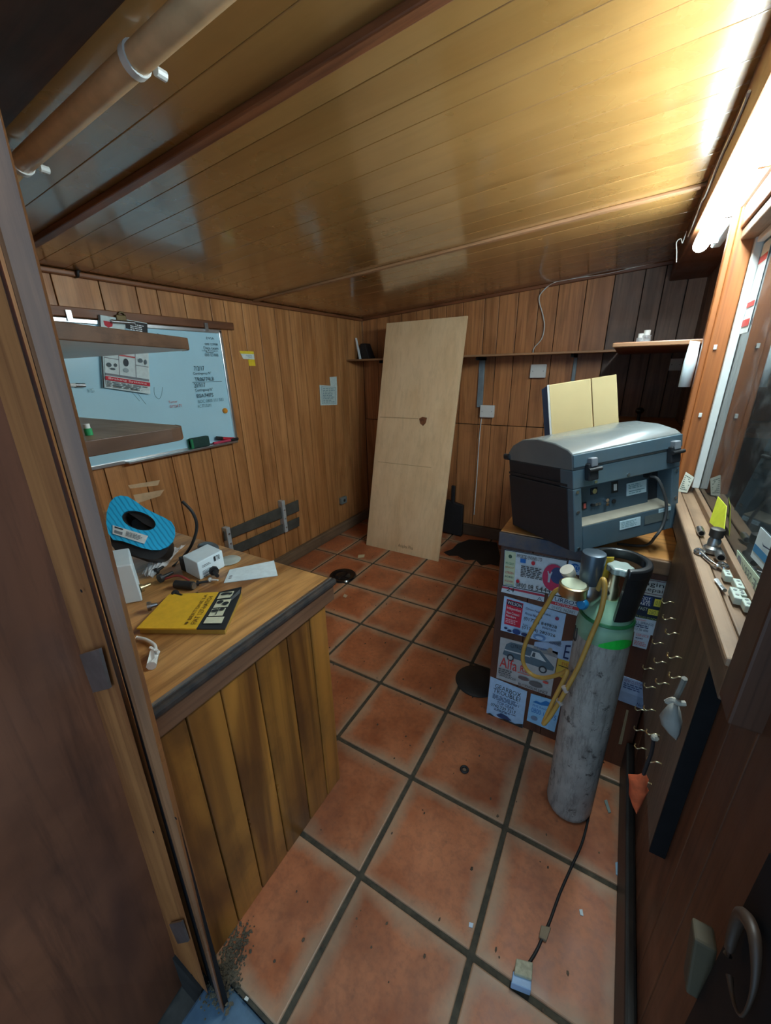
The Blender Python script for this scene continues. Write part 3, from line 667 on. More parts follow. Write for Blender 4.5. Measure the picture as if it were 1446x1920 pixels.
sheet('paper_slip', 'blank white paper slip with cut corner on the desk', 'paper', [D_(431, 1069), D_(514, 1052), D_(521, 1080), D_(420, 1094)], (0, 0, 1), (216, 232, 236), [('l', .06, .2, .12, .5, 2, GR)])
g1, g2 = D_(358, 1052), D_(392, 1034)
gd = thing('key_tool', g1, 'grey hand tool lying behind the small white box', 'tool')
obj('head', blob(g2 + Vector((0, 0, .05)), .14, .08, .045, 14, 8), plain('grey metal', sp(108, 120, 128), .3, .6), gd, smooth=60)
obj('shaft', tube([g1 + Vector((0, 0, .03)), g1 * .6 + g2 * .4 + Vector((0, 0, .05)), g2 + Vector((0, 0, .05))], .03, 10), M['steel'], gd, smooth=60)
o1 = D_(430, 1052); obj('plastic_tab', lathe(o1, [(.10, 0), (.11, .008), (.10, .016)], 20), plain('translucent grey plastic', sp(176, 184, 176), .3), smooth=40, label='flat grey plastic disc half under the white box', cat='tab')
b1, b2 = D_(331, 1102) + Vector((0, 0, .035)), D_(364, 1105) + Vector((0, 0, .035))
bc = thing('black_tube', (b1 + b2) / 2 - Vector((0, 0, .035)), 'short black plastic tube on the desk', 'tube')
obj('tube_body', cyl(b1, b2, .036, n=16), M['rubber'], bc, smooth=50); obj('end_ring', cyl(b2, b2 + (b2 - b1) * .06, .03, n=16), M['steel'], bc, smooth=50)
def bit(u, v, du, dv, r, mat, label, cat='screw', head=1.9):
    a, b = D_(u, v), D_(u + du, v + dv); z = Vector((0, 0, r * head))
    r *= .75; t = thing(cat.replace(' ', '_'), a, label, cat)
    obj('shank', cyl(a + z, b + z, r, r * .7, n=8), mat, t, smooth=50); obj('head', cyl(a + z, a + z + (a - b).normalized() * r * 1.2, r * head, n=8), mat, t, smooth=50)
    return t
bit(332, 1122, 12, 4, .022, M['rubber'], 'black plug behind the top edge of the manual', 'trim clip')
bit(372, 1120, 18, -1, .014, M['rubber'], 'thin black screw behind the manual')
bit(374, 1099, 18, -3, .017, M['rubber'], 'dark screw in front of the white box')
bit(286, 1146, 12, -3, .026, M['steel'], 'silver bolt left of the manual', 'bolt')
bit(296, 1078, 12, -8, .022, M['rubber'], 'black trim clip beside the plastic bag', 'trim clip')
bit(270, 1111, 14, -6, .026, M['brass'], 'brass fitting beside the large white carton', 'fitting')
bit(404, 1082, 6, 9, .030, M['rubber'], 'black push clip between the box and the paper slip', 'push clip')
bit(396, 1092, 14, 1, .014, M['whitep'], 'white plastic clip beside the black push clip', 'clip')
t = bit(306, 1093, 20, -10, .028, M['rubber'], 'dark wire connector with red lead near the black tube', 'connector')
a1 = D_(306, 1093); obj('lead', tube([a1 + Vector((0, 0, .03)), a1 + Vector((.1, .08, .06)), a1 + Vector((.2, .12, .02))], .01, 6), ink((140, 50, 44)), t)
# big white carton behind the jamb
p = D_(268, 1127); q, r = p + Vector((-.34, .16, 0)), p + Vector((-.42, -.52, 0))
obj('white_carton', hexa([p, q, q + r - p, r], [x + Vector((-.02, 0, .33)) for x in (p, q, q + r - p, r)]), M['white'], bevel=.01, label='tall plain white carton on the desk against the door jamb', cat='carton')
# blue reel: a cardboard sleeve around a dark reel, in a clear bag
rl = thing('cable_reel', D_(262, 1050), 'bright blue cardboard sleeved reel with a white sticker on the desk', 'reel')
ax = Vector((.62, -.52, .58)).normalized(); rp0 = on(2, 2.66, 300, 1032)
def onp(u, v, off=0.0, k=1.0):
    d = on(2, 2.0, u, v) - CAM; t = (rp0 - CAM).dot(ax) / d.dot(ax); return CAM + d * t + ax * off
RO = [(226, 929), (240, 931), (256, 941), (272, 953), (290, 962), (309, 971), (321, 978), (327, 988), (328, 1002), (324, 1015), (314, 1025), (300, 1031), (284, 1031), (265, 1027), (246, 1020), (228, 1014), (212, 1012), (203, 1000), (199, 980), (200, 960), (206, 942), (215, 932)]
def oval(sc, off, hole=False):
    n = 44; P = []
    c = onp(260, 976)
    if hole:
        for i in range(n):
            a = 2 * math.pi * i / n + 2.6; x, y = 33 * sc * math.cos(a), 16.5 * sc * math.sin(a); r = .30
            P.append(onp(260 + x * math.cos(r) - y * math.sin(r), 976 + x * math.sin(r) + y * math.cos(r), off))
        return P
    m = onp(262, 983)
    for i in range(n):
        a = -math.pi + 2 * math.pi * i / n                 # walk the outline by arc index
        k = i * len(RO) / n; j = int(k); f = k - j
        p = onp(*RO[j % len(RO)]) * (1 - f) + onp(*RO[(j + 1) % len(RO)]) * f
        P.append(m + (p - m) * sc + ax * off)
    return P
def align(o, h):                                          # start the hole where the outline starts
    d0 = o[0]; k = min(range(len(h)), key=lambda i: (h[i] - d0).length); h = h[k:] + h[:k]
    if (h[3] - o[3]).length > (h[-3] - o[3]).length: h = [h[0]] + h[1:][::-1]
    return h
def ring(o1, i1, o2, i2):
    n = len(o1); V = [tuple(v) for v in o1 + i1 + o2 + i2]; F = []
    for i in range(n):
        j = (i + 1) % n
        F += [(i, j, n + j, n + i), (2 * n + i, 3 * n + i, 3 * n + j, 2 * n + j), (i, 2 * n + i, 2 * n + j, j), (n + i, n + j, 3 * n + j, 3 * n + i)]
    return V, F
def stripes():
    t = NT('blue ribbed card'); wv = t.n('ShaderNodeTexWave', bands_direction='DIAGONAL'); wv.inputs['Scale'].default_value = 34; wv.inputs['Distortion'].default_value = 2
    t.l(t.coord('Object', rnd=False), wv.inputs[0]); t.l(t.mix(t.ramp(wv.outputs['Fac'], [(0, 0.0), (.4, 1.0)]), sp(20, 150, 205), sp(40, 190, 240)), t.b.inputs['Base Color'])
    t.b.inputs['Roughness'].default_value = .55; return t.m
O0 = oval(1, 0); H0 = align(O0, oval(1, 0, True)); up_ = lambda P, d: [p + ax * d for p in P]
obj('card_face', ring(O0, H0, up_(O0, -.02), up_(H0, -.02)), stripes(), rl, smooth=40)
O1 = oval(.86, -.03); H1 = align(O1, oval(.98, -.03, True)); H2 = align(O1, oval(.9, -.0, True))
obj('reel_core', ring(up_(H1, .02), up_(H2, -.01), up_(H1, -.2), up_(H2, -.22)), M['rubber'], rl, smooth=50)
obj('core_back', (list(map(tuple, up_(H1, -.19))), [tuple(range(len(H1)))]), plain('grey core', sp(86, 92, 90), .5), rl)
O1 = [p + (onp(258, 1006) - onp(262, 983)) for p in O1]
obj('reel_back', ring(O1, H1, up_(O1, -.2), up_(H1, -.2)), M['rubber'], rl, smooth=50)
sq = [onp(212, 985, .003), onp(278, 1005, .003), onp(271, 1020, .003), onp(212, 1001, .003)]
obj('sticker', slab(sq, ax * .006), ink((222, 228, 226)), rl)
print_on(rl, [x + ax * .007 for x in sq], ax, [('r', .06, .78, .3, .92, K), ('r', .06, .2, .3, .5, GR), ('l', .4, .2, .9, .8, 4, GR)], .002)
bag = []
rnd = random.Random(3); nu, nv = 18, 10; bc0 = D_(300, 1060)
for j in range(nv):
    for i in range(nu):
        u = i / (nu - 1); v = j / (nv - 1)
        pnt = D_(266, 1080) * (1 - u) * (1 - v) + D_(290, 1088) * u * (1 - v) + D_(300, 1046) * (1 - u) * v + D_(350, 1024) * u * v
        bag.append((pnt.x, pnt.y, ZD + .008 + .09 * math.sin(math.pi * u) * math.sin(math.pi * v) + rnd.uniform(0, .035)))
obj('plastic_bag', (bag, [(j * nu + i, j * nu + i + 1, (j + 1) * nu + i + 1, (j + 1) * nu + i) for j in range(nv - 1) for i in range(nu - 1)]), M['film'], smooth=30, label='crumpled clear plastic bag under the blue reel', cat='bag')
c0 = D_(328, 1050)
obj('black_cable', tube([D_(325, 1062), D_(340, 1048), on(1, .3, 358, 1024), on(1, .3, 369, 990), on(1, .28, 362, 962), on(1, .25, 342, 940)], .014, 7), M['rubber'], smooth=60, label='stiff black cable end curling up from the desk', cat='cable')
wc = thing('white_lead', D_(285, 1240), 'short white lead with a plug at the near end of the desk', 'lead')
obj('lead', tube([D_(258, 1200) + Vector((0, 0, .02)), D_(275, 1204) + Vector((0, 0, .02)), D_(292, 1216) + Vector((0, 0, .02)), D_(291, 1234) + Vector((0, 0, .025))], .012, 7), M['whitep'], wc, smooth=60)
pa, pb = D_(292, 1230) + Vector((0, 0, .03)), D_(286, 1256) + Vector((0, 0, .03))
obj('plug', tube([pa, pb], .03, 8, 1), M['whitep'], wc)
obj('latch', tube([pa + Vector((-.04, 0, .02)), pa + Vector((.05, 0, .02))], .012, 6, 1), M['whitep'], wc)

# ================================================================== BACK WALL THINGS
def B_(u, v, y=BY): return on(1, y, u, v)
sh = thing('long_shelf', (-1.7, 7.2, 4.33), 'long narrow wooden shelf running along the back wall', 'shelf')
obj('shelf_board', box(LX, 1.1, 6.85, BY, 4.335, 4.375), M['shelfw'], sh, bevel=.008)
for x in (-3.9, -1.5, .35): obj('bracket', box(x, x + .05, 7.0, BY, 4.27, 4.333), M['black'], sh)
bk = thing('tilted_frame', (-4.45, 7.2, 4.376), 'black box with a white card leaning at the left end of the long shelf', 'box')
obj('box', hexa([(-4.62, 7.2, 4.376), (-4.3, 7.2, 4.376), (-4.3, 7.5, 4.376), (-4.62, 7.5, 4.376)], [(-4.6, 7.25, 4.75), (-4.45, 7.25, 4.75), (-4.45, 7.5, 4.75), (-4.6, 7.5, 4.75)]), M['rubber'], bk, bevel=.02)
obj('card', slab([(-4.56, 7.12, 4.376), (-4.50, 7.12, 4.376), (-4.66, 7.19, 4.88), (-4.70, 7.19, 4.88)], (.0, .02, 0)), M['white'], bk)
# plywood sheet leaning on the shelf
bl, brr, tr, tl = Vector((-3.67, 5.76, 0)), Vector((-1.72, 5.76, 0)), on(1, 6.83, 877, 592), on(1, 6.83, 725, 606)
nrm = (brr - bl).cross(tl - bl).normalized()
pw = thing('plywood_sheet', (bl + brr) / 2, 'tall pale plywood sheet leaning against the back shelf', 'board')
obj('sheet', slab([bl, brr, tr, tl], -nrm * .045 if nrm.y < 0 else nrm * .045), M['ply'], pw, bevel=.004)
nf = nrm if nrm.y < 0 else -nrm
kn = [brr * 0 + bl * (1 - s) * (1 - t) + brr * s * (1 - t) + tl * (1 - s) * t + tr * s * t for s, t in ((.56, .602), (.60, .61), (.66, .607), (.65, .585), (.62, .572), (.58, .582))]
obj('knot', slab([k + nf * .001 for k in kn], nf * .002), plain('dark knot', sp(120, 72, 44), .6, var=.4, scale=60), pw)
print_on(pw, [tl, tr, brr, bl], nf, [('t', .46, .022, .66, .042, 'Acuplex Plus', (110, 74, 46)), ('r', .06, .40, .78, .402, (176, 142, 102)), ('r', .03, .60, .55, .603, (186, 152, 112))], .002)
# boxes, trunking and cables
def wallbox(name, u0, v0, u1, v1, label, cat, depth=.10):
    a, b = B_(u0, v0, BY - depth), B_(u1, v1, BY - depth)
    t = thing(name, ((a.x + b.x) / 2, BY, b.z), label, cat)
    obj('back_box', box(a.x, b.x, BY - depth * .75, BY, b.z, a.z), M['whitep'], t, bevel=.01)
    obj('cover_plate', box(a.x - .006, b.x + .006, BY - depth, BY - depth * .75, b.z - .006, a.z + .006), M['whitep'], t, bevel=.012)
    for sx in (.15, .85): obj('screw', cyl((a.x + (b.x - a.x) * sx, BY - depth, (a.z + b.z) / 2), (a.x + (b.x - a.x) * sx, BY - depth - .006, (a.z + b.z) / 2), .012, n=8), M['steel'], t)
    return t
wallbox('junction_box', 901, 760, 925, 783, 'square white junction box on the back wall beside the plywood', 'junction box')
wallbox('junction_box', 996, 684, 1022, 708, 'square white junction box just under the long shelf', 'junction box')
sx = wallbox('wall_socket', 1259, 673, 1276, 694, 'pale socket box in the dark right corner of the back wall', 'socket', .06)
tgrey = plain('grey trunking', sp(126, 138, 144), .4)
a, b = B_(905, 690), B_(904, 762)
obj('cable_trunking', box(a.x - .07, a.x + .06, BY - .06, BY, 3.25, 4.27), tgrey, bevel=.01, label='grey cable trunking from the shelf down to the junction box', cat='trunking')
a = B_(1076, 700); obj('cable_trunking', box(a.x - .03, a.x + .04, BY - .05, BY, 2.9, 4.27), tgrey, bevel=.01, label='narrow grey trunking behind the yellow board', cat='trunking')
P = [B_(u, v, BY - .03) for u, v in ((903, 784), (900, 810), (897, 850), (894, 900), (891, 938), (889, 965))]
obj('white_cable', tube(P, .013, 6), M['whitep'], smooth=60, label='thin white cable hanging below the junction box by the plywood', cat='cable')
P = [B_(u, v, BY - .06) for u, v in ((1262, 485), (1200, 499), (1140, 513), (1080, 522), (1040, 530), (1018, 546), (1011, 562), (1018, 590), (1021, 612), (1016, 635), (1002, 652))] 
P.append(Vector((P[-1].x - .02, BY - .05, 4.38))); P.append(Vector((P[-1].x + .0, BY - .05, 4.1)))
obj('white_cable', tube(P[:-1], .012, 6), M['whitep'], smooth=60, label='white cable looping from the ceiling trim to the long shelf', cat='cable')
# dustpan behind the plywood
dp = thing('dustpan', (-1.5, 7.3, 0), 'black plastic dustpan standing behind the plywood sheet', 'dustpan')
y = 7.3
dq = [on(1, y, u, v) for u, v in ((836, 950), (868, 950), (864, 1000), (832, 1000))]
obj('pan', slab([(dq[0].x, y, .95), (dq[1].x, y, .86), (dq[2].x + .02, y, .02), (dq[0].x - .1, y, .05)], (0, .12, 0)), M['rubber'], dp, bevel=.02)
hq = on(1, y, 850, 905); obj('handle', box(hq.x - .05, hq.x + .05, y, y + .06, .86, 1.35), M['rubber'], dp, bevel=.02)
# corner shelf on the right
cs = thing('corner_shelf', (1.6, 5, 4.28), 'deep reddish corner shelf above the printer by the window post', 'shelf')
obj('shelf_board', slab([(1.16, 3.43, 4.30), (1.93, 3.43, 4.30), (2.23, 3.43, 4.30), (2.23, BY - .01, 4.30), (1.12, BY - .01, 4.30)], (0, 0, .05)), M['trimw'], cs, bevel=.008)
obj('front_lip', box(1.15, 2.23, 3.40, 3.43, 4.305, 4.345), M['shelfw'], cs, bevel=.006)
v1 = on(2, 4.352, 1203, 634)
for k, (u, v, r, h, lab) in enumerate(((1201, 634, .05, .18, 'small glass bottle with white cap on the corner shelf'), (1212, 633, .06, .22, 'clear glass jar beside the small bottle on the corner shelf'))):
    c = on(1, 5.4, u, v); c.z = 4.352
    bt = thing('glass_bottle', c, lab, 'bottle'); obj('body', cyl(c, c + Vector((0, 0, h * .7)), r, n=14), M['film'], bt, smooth=50); obj('cap', cyl(c + Vector((0, 0, h * .7)), c + Vector((0, 0, h)), r * .7, n=14), M['whitep'], bt, smooth=50)
# rolled paper on the window post
c = Vector((1.815, 3.16, 3.92)); n = 16; V = []
for h, r, tw in ((0, .052, 0), (.2, .058, .1), (.38, .048, .3)):
    for i in range(n):
        a = math.radians(-150 + 255 * i / (n - 1)) + tw; V.append((c.x + r * math.cos(a), c.y + r * math.sin(a), c.z + h + (.03 * i / n if h > .3 else 0)))
o = obj('curled_paper', (V, [(k * n + i, k * n + i + 1, (k + 1) * n + i + 1, (k + 1) * n + i) for k in range(2) for i in range(n - 1)]), M['white'], smooth=60, label='curled white paper pinned to the orange window post', cat='paper')
sd = o.modifiers.new('solid', 'SOLIDIFY'); sd.thickness = .001
# low cabinet in the far right corner with a knob
cb = thing('corner_cabinet', (1.3, 6.8, 0), 'brown cabinet in the dark corner behind the printer', 'cabinet')
obj('carcass', box(.45, 2.22, 6.0, BY - .01, 0, 3.08), M['counter'], cb, bevel=.01)
obj('cabinet_top', box(.42, 2.23, 5.95, BY - .01, 3.08, 3.15), M['ctop'], cb, bevel=.01)
c = on(1, 6.9, 1196, 790); c = Vector((c.x, 6.9, 3.152))
kb = thing('gear_knob', c, 'black ball knob on a short stem on the corner cabinet', 'knob')
obj('stem', cyl(c, c + Vector((0, 0, .14)), .03, n=10), M['rubber'], kb, smooth=50); obj('ball', blob(c + Vector((0, 0, .18)), .07, .07, .06, 14, 9), M['glossblack'], kb, smooth=60)
# yellow faced board with blue side standing behind the printer
y = 3.55
t1, t2, b1, b2 = on(1, y, 1030, 722), on(1, y, 1156, 702), on(1, y, 1036, 830), on(1, y, 1161, 806)
ZC = 2.527
def down(t, b): d = b - t; return t + d * ((ZC - t.z) / d.z)
yb = thing('folded_board', (.8, y, ZC), 'yellowish hardboard sheet with a blue side standing behind the printer', 'board')
ym = plain('yellowed hardboard', sp(226, 206, 152), .5, var=.04, scale=6, dirt=.1, dirtcol=sp(170, 136, 86))
f1, f2 = down(t1, b1), down(t2, b2)
f1, f2 = Vector((f1.x, y, ZC)), Vector((f2.x, y, ZC))
s1_, s2_ = t1 * .36 + t2 * .64, f1 * .36 + f2 * .64
obj('panel', slab([f1, s2_ - (f2 - f1) * .006, s1_ - (t2 - t1) * .006, t1], (0, .05, 0)), ym, yb, bevel=.006)
obj('panel', slab([s2_ + (f2 - f1) * .006, f2, t2, s1_ + (t2 - t1) * .006], (0, .05, 0)), ym, yb, bevel=.006)
e1 = on(1, y + .1, 1014, 731)
obj('blue_side', slab([f1 + Vector((-.02, .06, 0)), t1 + Vector((-.02, .06, 0)), e1 + Vector((0, .06, 0)), Vector((f1.x - (t1.x - e1.x), y + .14, ZC))], (0, .06, 0)), plain('blue painted panel', sp(70, 106, 150), .4), yb, bevel=.006)
obj('white_edge', slab([f1 + Vector((-.022, -.01, 0)), f1 + Vector((-.002, -.01, 0)), t1 + Vector((-.002, -.01, 0)), t1 + Vector((-.022, -.01, 0))], (0, .06, 0)), M['whitep'], yb)
# latch and peg on the right wall of the alcove
lq = on(0, 2.22, 1284, 738)
lt_ = thing('door_latch', (2.2, 5.2, 3.4), 'rusty metal latch with red tab on the dark alcove wall', 'latch')
py = 4.6
la = on(1, py, 1284, 745); obj('plate', box(2.19, 2.239, py - .06, py + .16, la.z - .22, la.z + .18), plain('rusty metal', sp(92, 72, 62), .6, .5, dirt=.4), lt_, bevel=.01)
obj('bolt', cyl((2.18, py, la.z + .08), (2.1, py - .05, la.z + .06), .02, n=8), M['steel'], lt_); obj('tab', cyl((2.1, py - .05, la.z + .05), (2.1, py - .05, la.z + .1), .025, n=10), ink((170, 80, 70)), lt_)
pa, pb = on(1, 4.4, 1262, 779), on(1, 4.0, 1285, 788)
obj('wooden_peg', tube([(2.24, 4.5, pa.z), (2.14, 4.3, pa.z - .02), tuple(Vector((1.99, 3.95, pb.z)))], .03, 6, 1), M['shelfw'], label='short wooden peg sticking out of the alcove wall', cat='peg')

# ================================================================== COUNTER WITH STICKERS
CY = 2.22
ct = thing('counter', (1.2, 2.9, 0), 'dark wooden counter covered with trade stickers carrying the printer', 'counter')
xs = [.45, .78, 1.1, 1.42, 1.7, 1.99]
for a, b in zip(xs, xs[1:]): obj('front_board', box(a + .003, b - .003, CY, CY + .05, 0.0, 2.36), M['counter'], ct, bevel=.004)
obj('carcass', box(.45, 1.99, CY + .05, 3.85, 0.0, 2.44), M['counter'], ct)
obj('counter_top', box(.44, 1.99, CY - .02, 3.86, 2.44, 2.525), M['ctop'], ct, bevel=.008)
obj('navy_edge', box(.43, 1.45, CY - .045, CY - .0, 2.36, 2.515), M['navy'], ct, bevel=.01)
obj('edge_lip', box(1.45, 1.99, CY - .05, CY - .0, 2.38, 2.515), M['lipw'], ct, bevel=.01)
def Cq(*pts): return [on(1, CY - .001, u, v) for u, v in pts]
N = (0, -1, 0)
sheet('engine_sticker', 'large black-bordered engines sticker with red disc and phone number', 'sticker', Cq((946, 1029), (1065, 1050), (1057, 1119), (943, 1097)), N, (214, 222, 226),
  [('r', 0, 0, 1, .02, K), ('r', 0, .98, 1, 1, K), ('r', 0, 0, .012, 1, K), ('r', .988, 0, 1, 1, K), ('r', .02, .03, .2, .97, (196, 206, 170)), ('e', .11, .84, .03, .05, (60, 90, 70)),
   ('t', .04, .62, .18, .68, 'PEUGEOT', TE), ('t', .04, .52, .18, .57, 'RENAULT', (180, 120, 50)), ('t', .04, .37, .18, .43, 'CITROEN', RD), ('t', .04, .26, .18, .31, 'FORD', (50, 90, 90)), ('t', .04, .14, .18, .19, 'ROVER', (200, 90, 90)), ('t', .04, .05, .18, .09, 'LAND ROVER', BL),
   ('t', .22, .86, .62, .95, 'IMPORTED ENGINES LTD', K), ('r', .28, .74, .37, .85, BL), ('e', .49, .78, .03, .055, RD), ('l', .3, .36, .66, .68, 7, (50, 56, 64)), ('e', .26, .22, .028, .05, RD),
   ('t', .23, .06, .52, .19, '0800 08', K), ('t', .56, .06, .8, .19, '5444', K), ('e', .82, .5, .17, .36, (206, 52, 92)), ('e', .88, .58, .11, .22, (60, 76, 120)), ('p', 0, 0, 0, 0, [(.72, .66), (.74, .66), (.75, .6), (.77, .6), (.78, .66), (.8, .64), (.78, .55), (.77, .36), (.74, .36), (.74, .55)], (190, 200, 210))])
sheet('red_strip_sticker', 'narrow white sticker with red line under the engines sticker', 'sticker', Cq((943, 1097), (1022, 1113), (1020, 1128), (940, 1109)), N, (206, 218, 226), [('r', .0, .62, 1, .9, (190, 60, 80)), ('t', .12, .35, .3, .95, '24', K), ('t', .84, .05, .96, .5, 'A', GR)])
sheet('phone_sticker', 'white sticker with red panel and dialling codes on the counter', 'sticker', Cq((946, 1117), (1062, 1151), (1051, 1211), (939, 1181)), N, (176, 206, 236),
  [('r', .05, .22, .33, .95, (206, 34, 62)), ('r', .06, .80, .32, .93, (40, 30, 60)), ('t', .07, .82, .31, .91, 'WILSON', W), ('t', .07, .66, .31, .76, 'Independent', W), ('t', .07, .55, .29, .63, 'New Contact', W), ('t', .07, .46, .24, .53, 'Numbers', W), ('l', .07, .28, .3, .42, 3, (240, 190, 200)),
   ('t', .38, .80, .78, .88, 'Citroen Peugeot Talbot', NV), ('t', .38, .67, .66, .74, 'Phone Number', NV), ('t', .37, .48, .90, .60, '(01724) 849828', K), ('t', .68, .41, .9, .47, '844674/30', NV), ('t', .36, .22, .9, .34, '(01724) 282026', K), ('t', .37, .36, .45, .4, 'Fax', NV),
   ('e', .88, .82, .03, .05, (150, 60, 90)), ('e', .09, .13, .03, .03, NV), ('e', .16, .08, .04, .03, NV), ('e', .28, .11, .07, .08, (40, 70, 130)), ('e', .42, .09, .06, .05, NV), ('e', .66, .12, .1, .08, (110, 150, 200)), ('e', .66, .12, .06, .05, (176, 206, 236)), ('t', .82, .04, .96, .1, 'AUTO', NV)])
sheet('turbo_sticker', 'white and red turbos sticker beside the cylinder gauge', 'sticker', Cq((1029, 1114), (1092, 1129), (1082, 1154), (1026, 1139)), N, (200, 216, 226), [('t', .06, .66, .9, .95, 'TURBOS', NV), ('r', .0, .38, 1, .6, (206, 60, 70)), ('t', .25, .42, .8, .57, 'HOTLINE', W), ('t', .15, .08, .9, .3, '01472 362881', GR)])
sheet('crest_sticker', 'small blue crest sticker behind the regulator', 'sticker', Cq((1067, 1050), (1094, 1056), (1089, 1079), (1063, 1071)), N, (176, 206, 236), [('e', .5, .5, .34, .36, BL), ('t', .22, .3, .78, .7, 'ATS', (176, 206, 236))])
sheet('van_sticker', 'grey sticker with a van drawing and red script on the counter', 'sticker', Cq((939, 1194), (1047, 1222), (1033, 1305), (931, 1270)), N, (178, 176, 174),
  [('p', 0, 0, 0, 0, [(.07, .62), (.12, .88), (.2, .95), (.5, .95), (.72, .93), (.98, .66), (.97, .58), (.8, .56), (.2, .60)], (84, 104, 116)), ('p', 0, 0, 0, 0, [(.56, .75), (.58, .88), (.7, .88), (.84, .72)], (206, 212, 212)), ('p', 0, 0, 0, 0, [(.58, .76), (.6, .86), (.64, .86), (.64, .76)], (70, 80, 86)), ('r', .1, .73, .56, .76, (196, 200, 200)),
   ('t', .2, .84, .48, .92, 'CITROEN', (30, 38, 48)), ('e', .22, .6, .065, .08, (50, 56, 62)), ('e', .22, .6, .04, .05, (170, 172, 172)), ('e', .8, .55, .07, .08, (50, 56, 62)), ('e', .8, .55, .045, .05, (170, 172, 172)), ('t', .04, .32, .36, .56, 'Alfa', (206, 60, 56)), ('t', .42, .36, .56, .5, 'Ro', (206, 60, 56)), ('r', .38, .32, .6, .335, (206, 90, 80)),
   ('l', .03, .16, .34, .3, 3, (90, 92, 96)), ('t', .05, .1, .36, .16, 'CANWICK LINCOLN', K), ('e', .5, .22, .1, .04, (110, 90, 90)), ('e', .72, .18, .12, .06, (100, 96, 96)), ('t', .42, .04, .94, .1, 'BLOXHOLM LINCS', K), ('e', .88, .3, .05, .025, (206, 80, 70))])
sheet('gearbox_sticker', 'torn white gearbox trouble sticker at the foot of the counter', 'sticker', Cq((920, 1268), (989, 1296), (980, 1364), (946, 1351), (912, 1340)) [0:3] + Cq((912, 1340)), N, (176, 204, 232),
  [('t', .16, .78, .86, .89, 'GEARBOX', K), ('t', .12, .66, .86, .77, 'TROUBLE?', K), ('l', .12, .5, .84, .63, 4, (70, 90, 120)), ('t', .26, .4, .72, .48, 'TOP GEAR', NV), ('t', .1, .3, .78, .38, '0742 739 7217', K), ('l', .2, .22, .8, .28, 2, (70, 90, 120)), ('p', 0, 0, 0, 0, [(.28, .12), (.4, .2), (.56, .18), (.7, .1), (.6, .07), (.35, .08)], (50, 70, 110)), ('p', 0, 0, 0, 0, [(0, 0), (1, 0), (1, .12), (.8, .05), (.55, .09), (.3, .03), (.1, .1), (0, .05)], (50, 48, 46))])
sheet('blue_sticker', 'pale blue sticker with a blue car and phone number low on the counter', 'sticker', Cq((996, 1300), (1053, 1317), (1040, 1372), (988, 1350)), N, (150, 200, 236),
  [('p', 0, 0, 0, 0, [(.1, .74), (.2, .82), (.36, .8), (.52, .92), (.72, .88), (.88, .72), (.6, .76), (.4, .72)], (40, 120, 190)), ('t', .12, .58, .8, .68, 'PHS Recovery', (40, 110, 190)), ('t', .1, .38, .95, .55, '0800 166 75', (30, 110, 190)), ('e', .24, .2, .12, .08, (120, 140, 170))])
sheet('trade_card', 'pale trade card partly behind the cylinder hose', 'sticker', Cq((1003, 1203), (1076, 1201), (1068, 1240), (1000, 1219)), N, (164, 186, 216), [('t', .08, .3, .34, .5, 'Trade', (90, 120, 180)), ('e', .45, .36, .07, .2, (150, 140, 130)), ('t', .62, .7, .72, .88, 'SZ', GR), ('t', .82, .1, .96, .8, 'E', NV)])
sheet('yellow_card', 'small yellow card stuck on the counter behind the hose', 'sticker', Cq((1047, 1234), (1076, 1242), (1068, 1277), (1041, 1264)), N, (206, 170, 60), [('t', .3, .72, .85, .88, 'EVER', (190, 90, 40)), ('r', .1, .62, .8, .66, K), ('e', .5, .4, .06, .05, K)])
sheet('repair_sticker', 'grey engine repair sticker at the upper right of the counter', 'sticker', Cq((1196, 1081), (1266, 1093), (1259, 1124), (1192, 1111)), N, (178, 182, 182), [('t', .04, .52, .92, .86, 'Engine', K), ('t', .16, .2, .86, .52, 'Repair', K), ('r', .02, .93, .98, .97, (120, 80, 90)), ('r', .0, .12, 1, .16, (90, 60, 70))])
sheet('parts_sticker', 'navy and yellow car parts sticker below the engine repair sticker', 'sticker', Cq((1192, 1112), (1259, 1124), (1248, 1167), (1184, 1154)), N, (22, 40, 62),
  [('r', .05, .55, .5, .98, (26, 56, 110)), ('t', .14, .82, .45, .94, 'BODY', W), ('t', .24, .7, .46, .81, 'CAR', W), ('t', .12, .58, .46, .69, 'PARTS', W), ('r', .56, .62, .97, .94, (206, 196, 70)), ('t', .6, .68, .93, .88, '01724', (110, 120, 60)), ('t', .16, .36, .42, .5, 'FAST', (176, 190, 180)), ('r', .44, .24, .92, .48, (206, 196, 70)), ('t', .47, .28, .9, .44, '280 525', (110, 120, 60)), ('t', .05, .04, .9, .12, 'CITY ROAD SCUNTHORPE', (150, 170, 90))])
sheet('small_print_sticker', 'small white sticker with blue print beside the green shoulder', 'sticker', Cq((1186, 1155), (1231, 1164), (1225, 1191), (1182, 1182)), N, (190, 206, 222), [('t', .08, .82, .6, .94, 'CRANKSHAFT', (200, 90, 90)), ('t', .1, .62, .92, .78, 'ALL SPRINGS', NV), ('l', .1, .36, .8, .6, 2, NV), ('t', .1, .16, .75, .32, '0151 206 6844', NV)])
sheet('service_sticker', 'small white service sticker with red heading below the blue print', 'sticker', Cq((1190, 1184), (1220, 1190), (1212, 1217), (1186, 1210)), N, (182, 196, 212), [('t', .12, .78, .92, .93, 'SERVICE', (196, 80, 90)), ('l', .12, .58, .6, .7, 1, NV), ('l', .08, .14, .9, .46, 3, (190, 110, 110))])
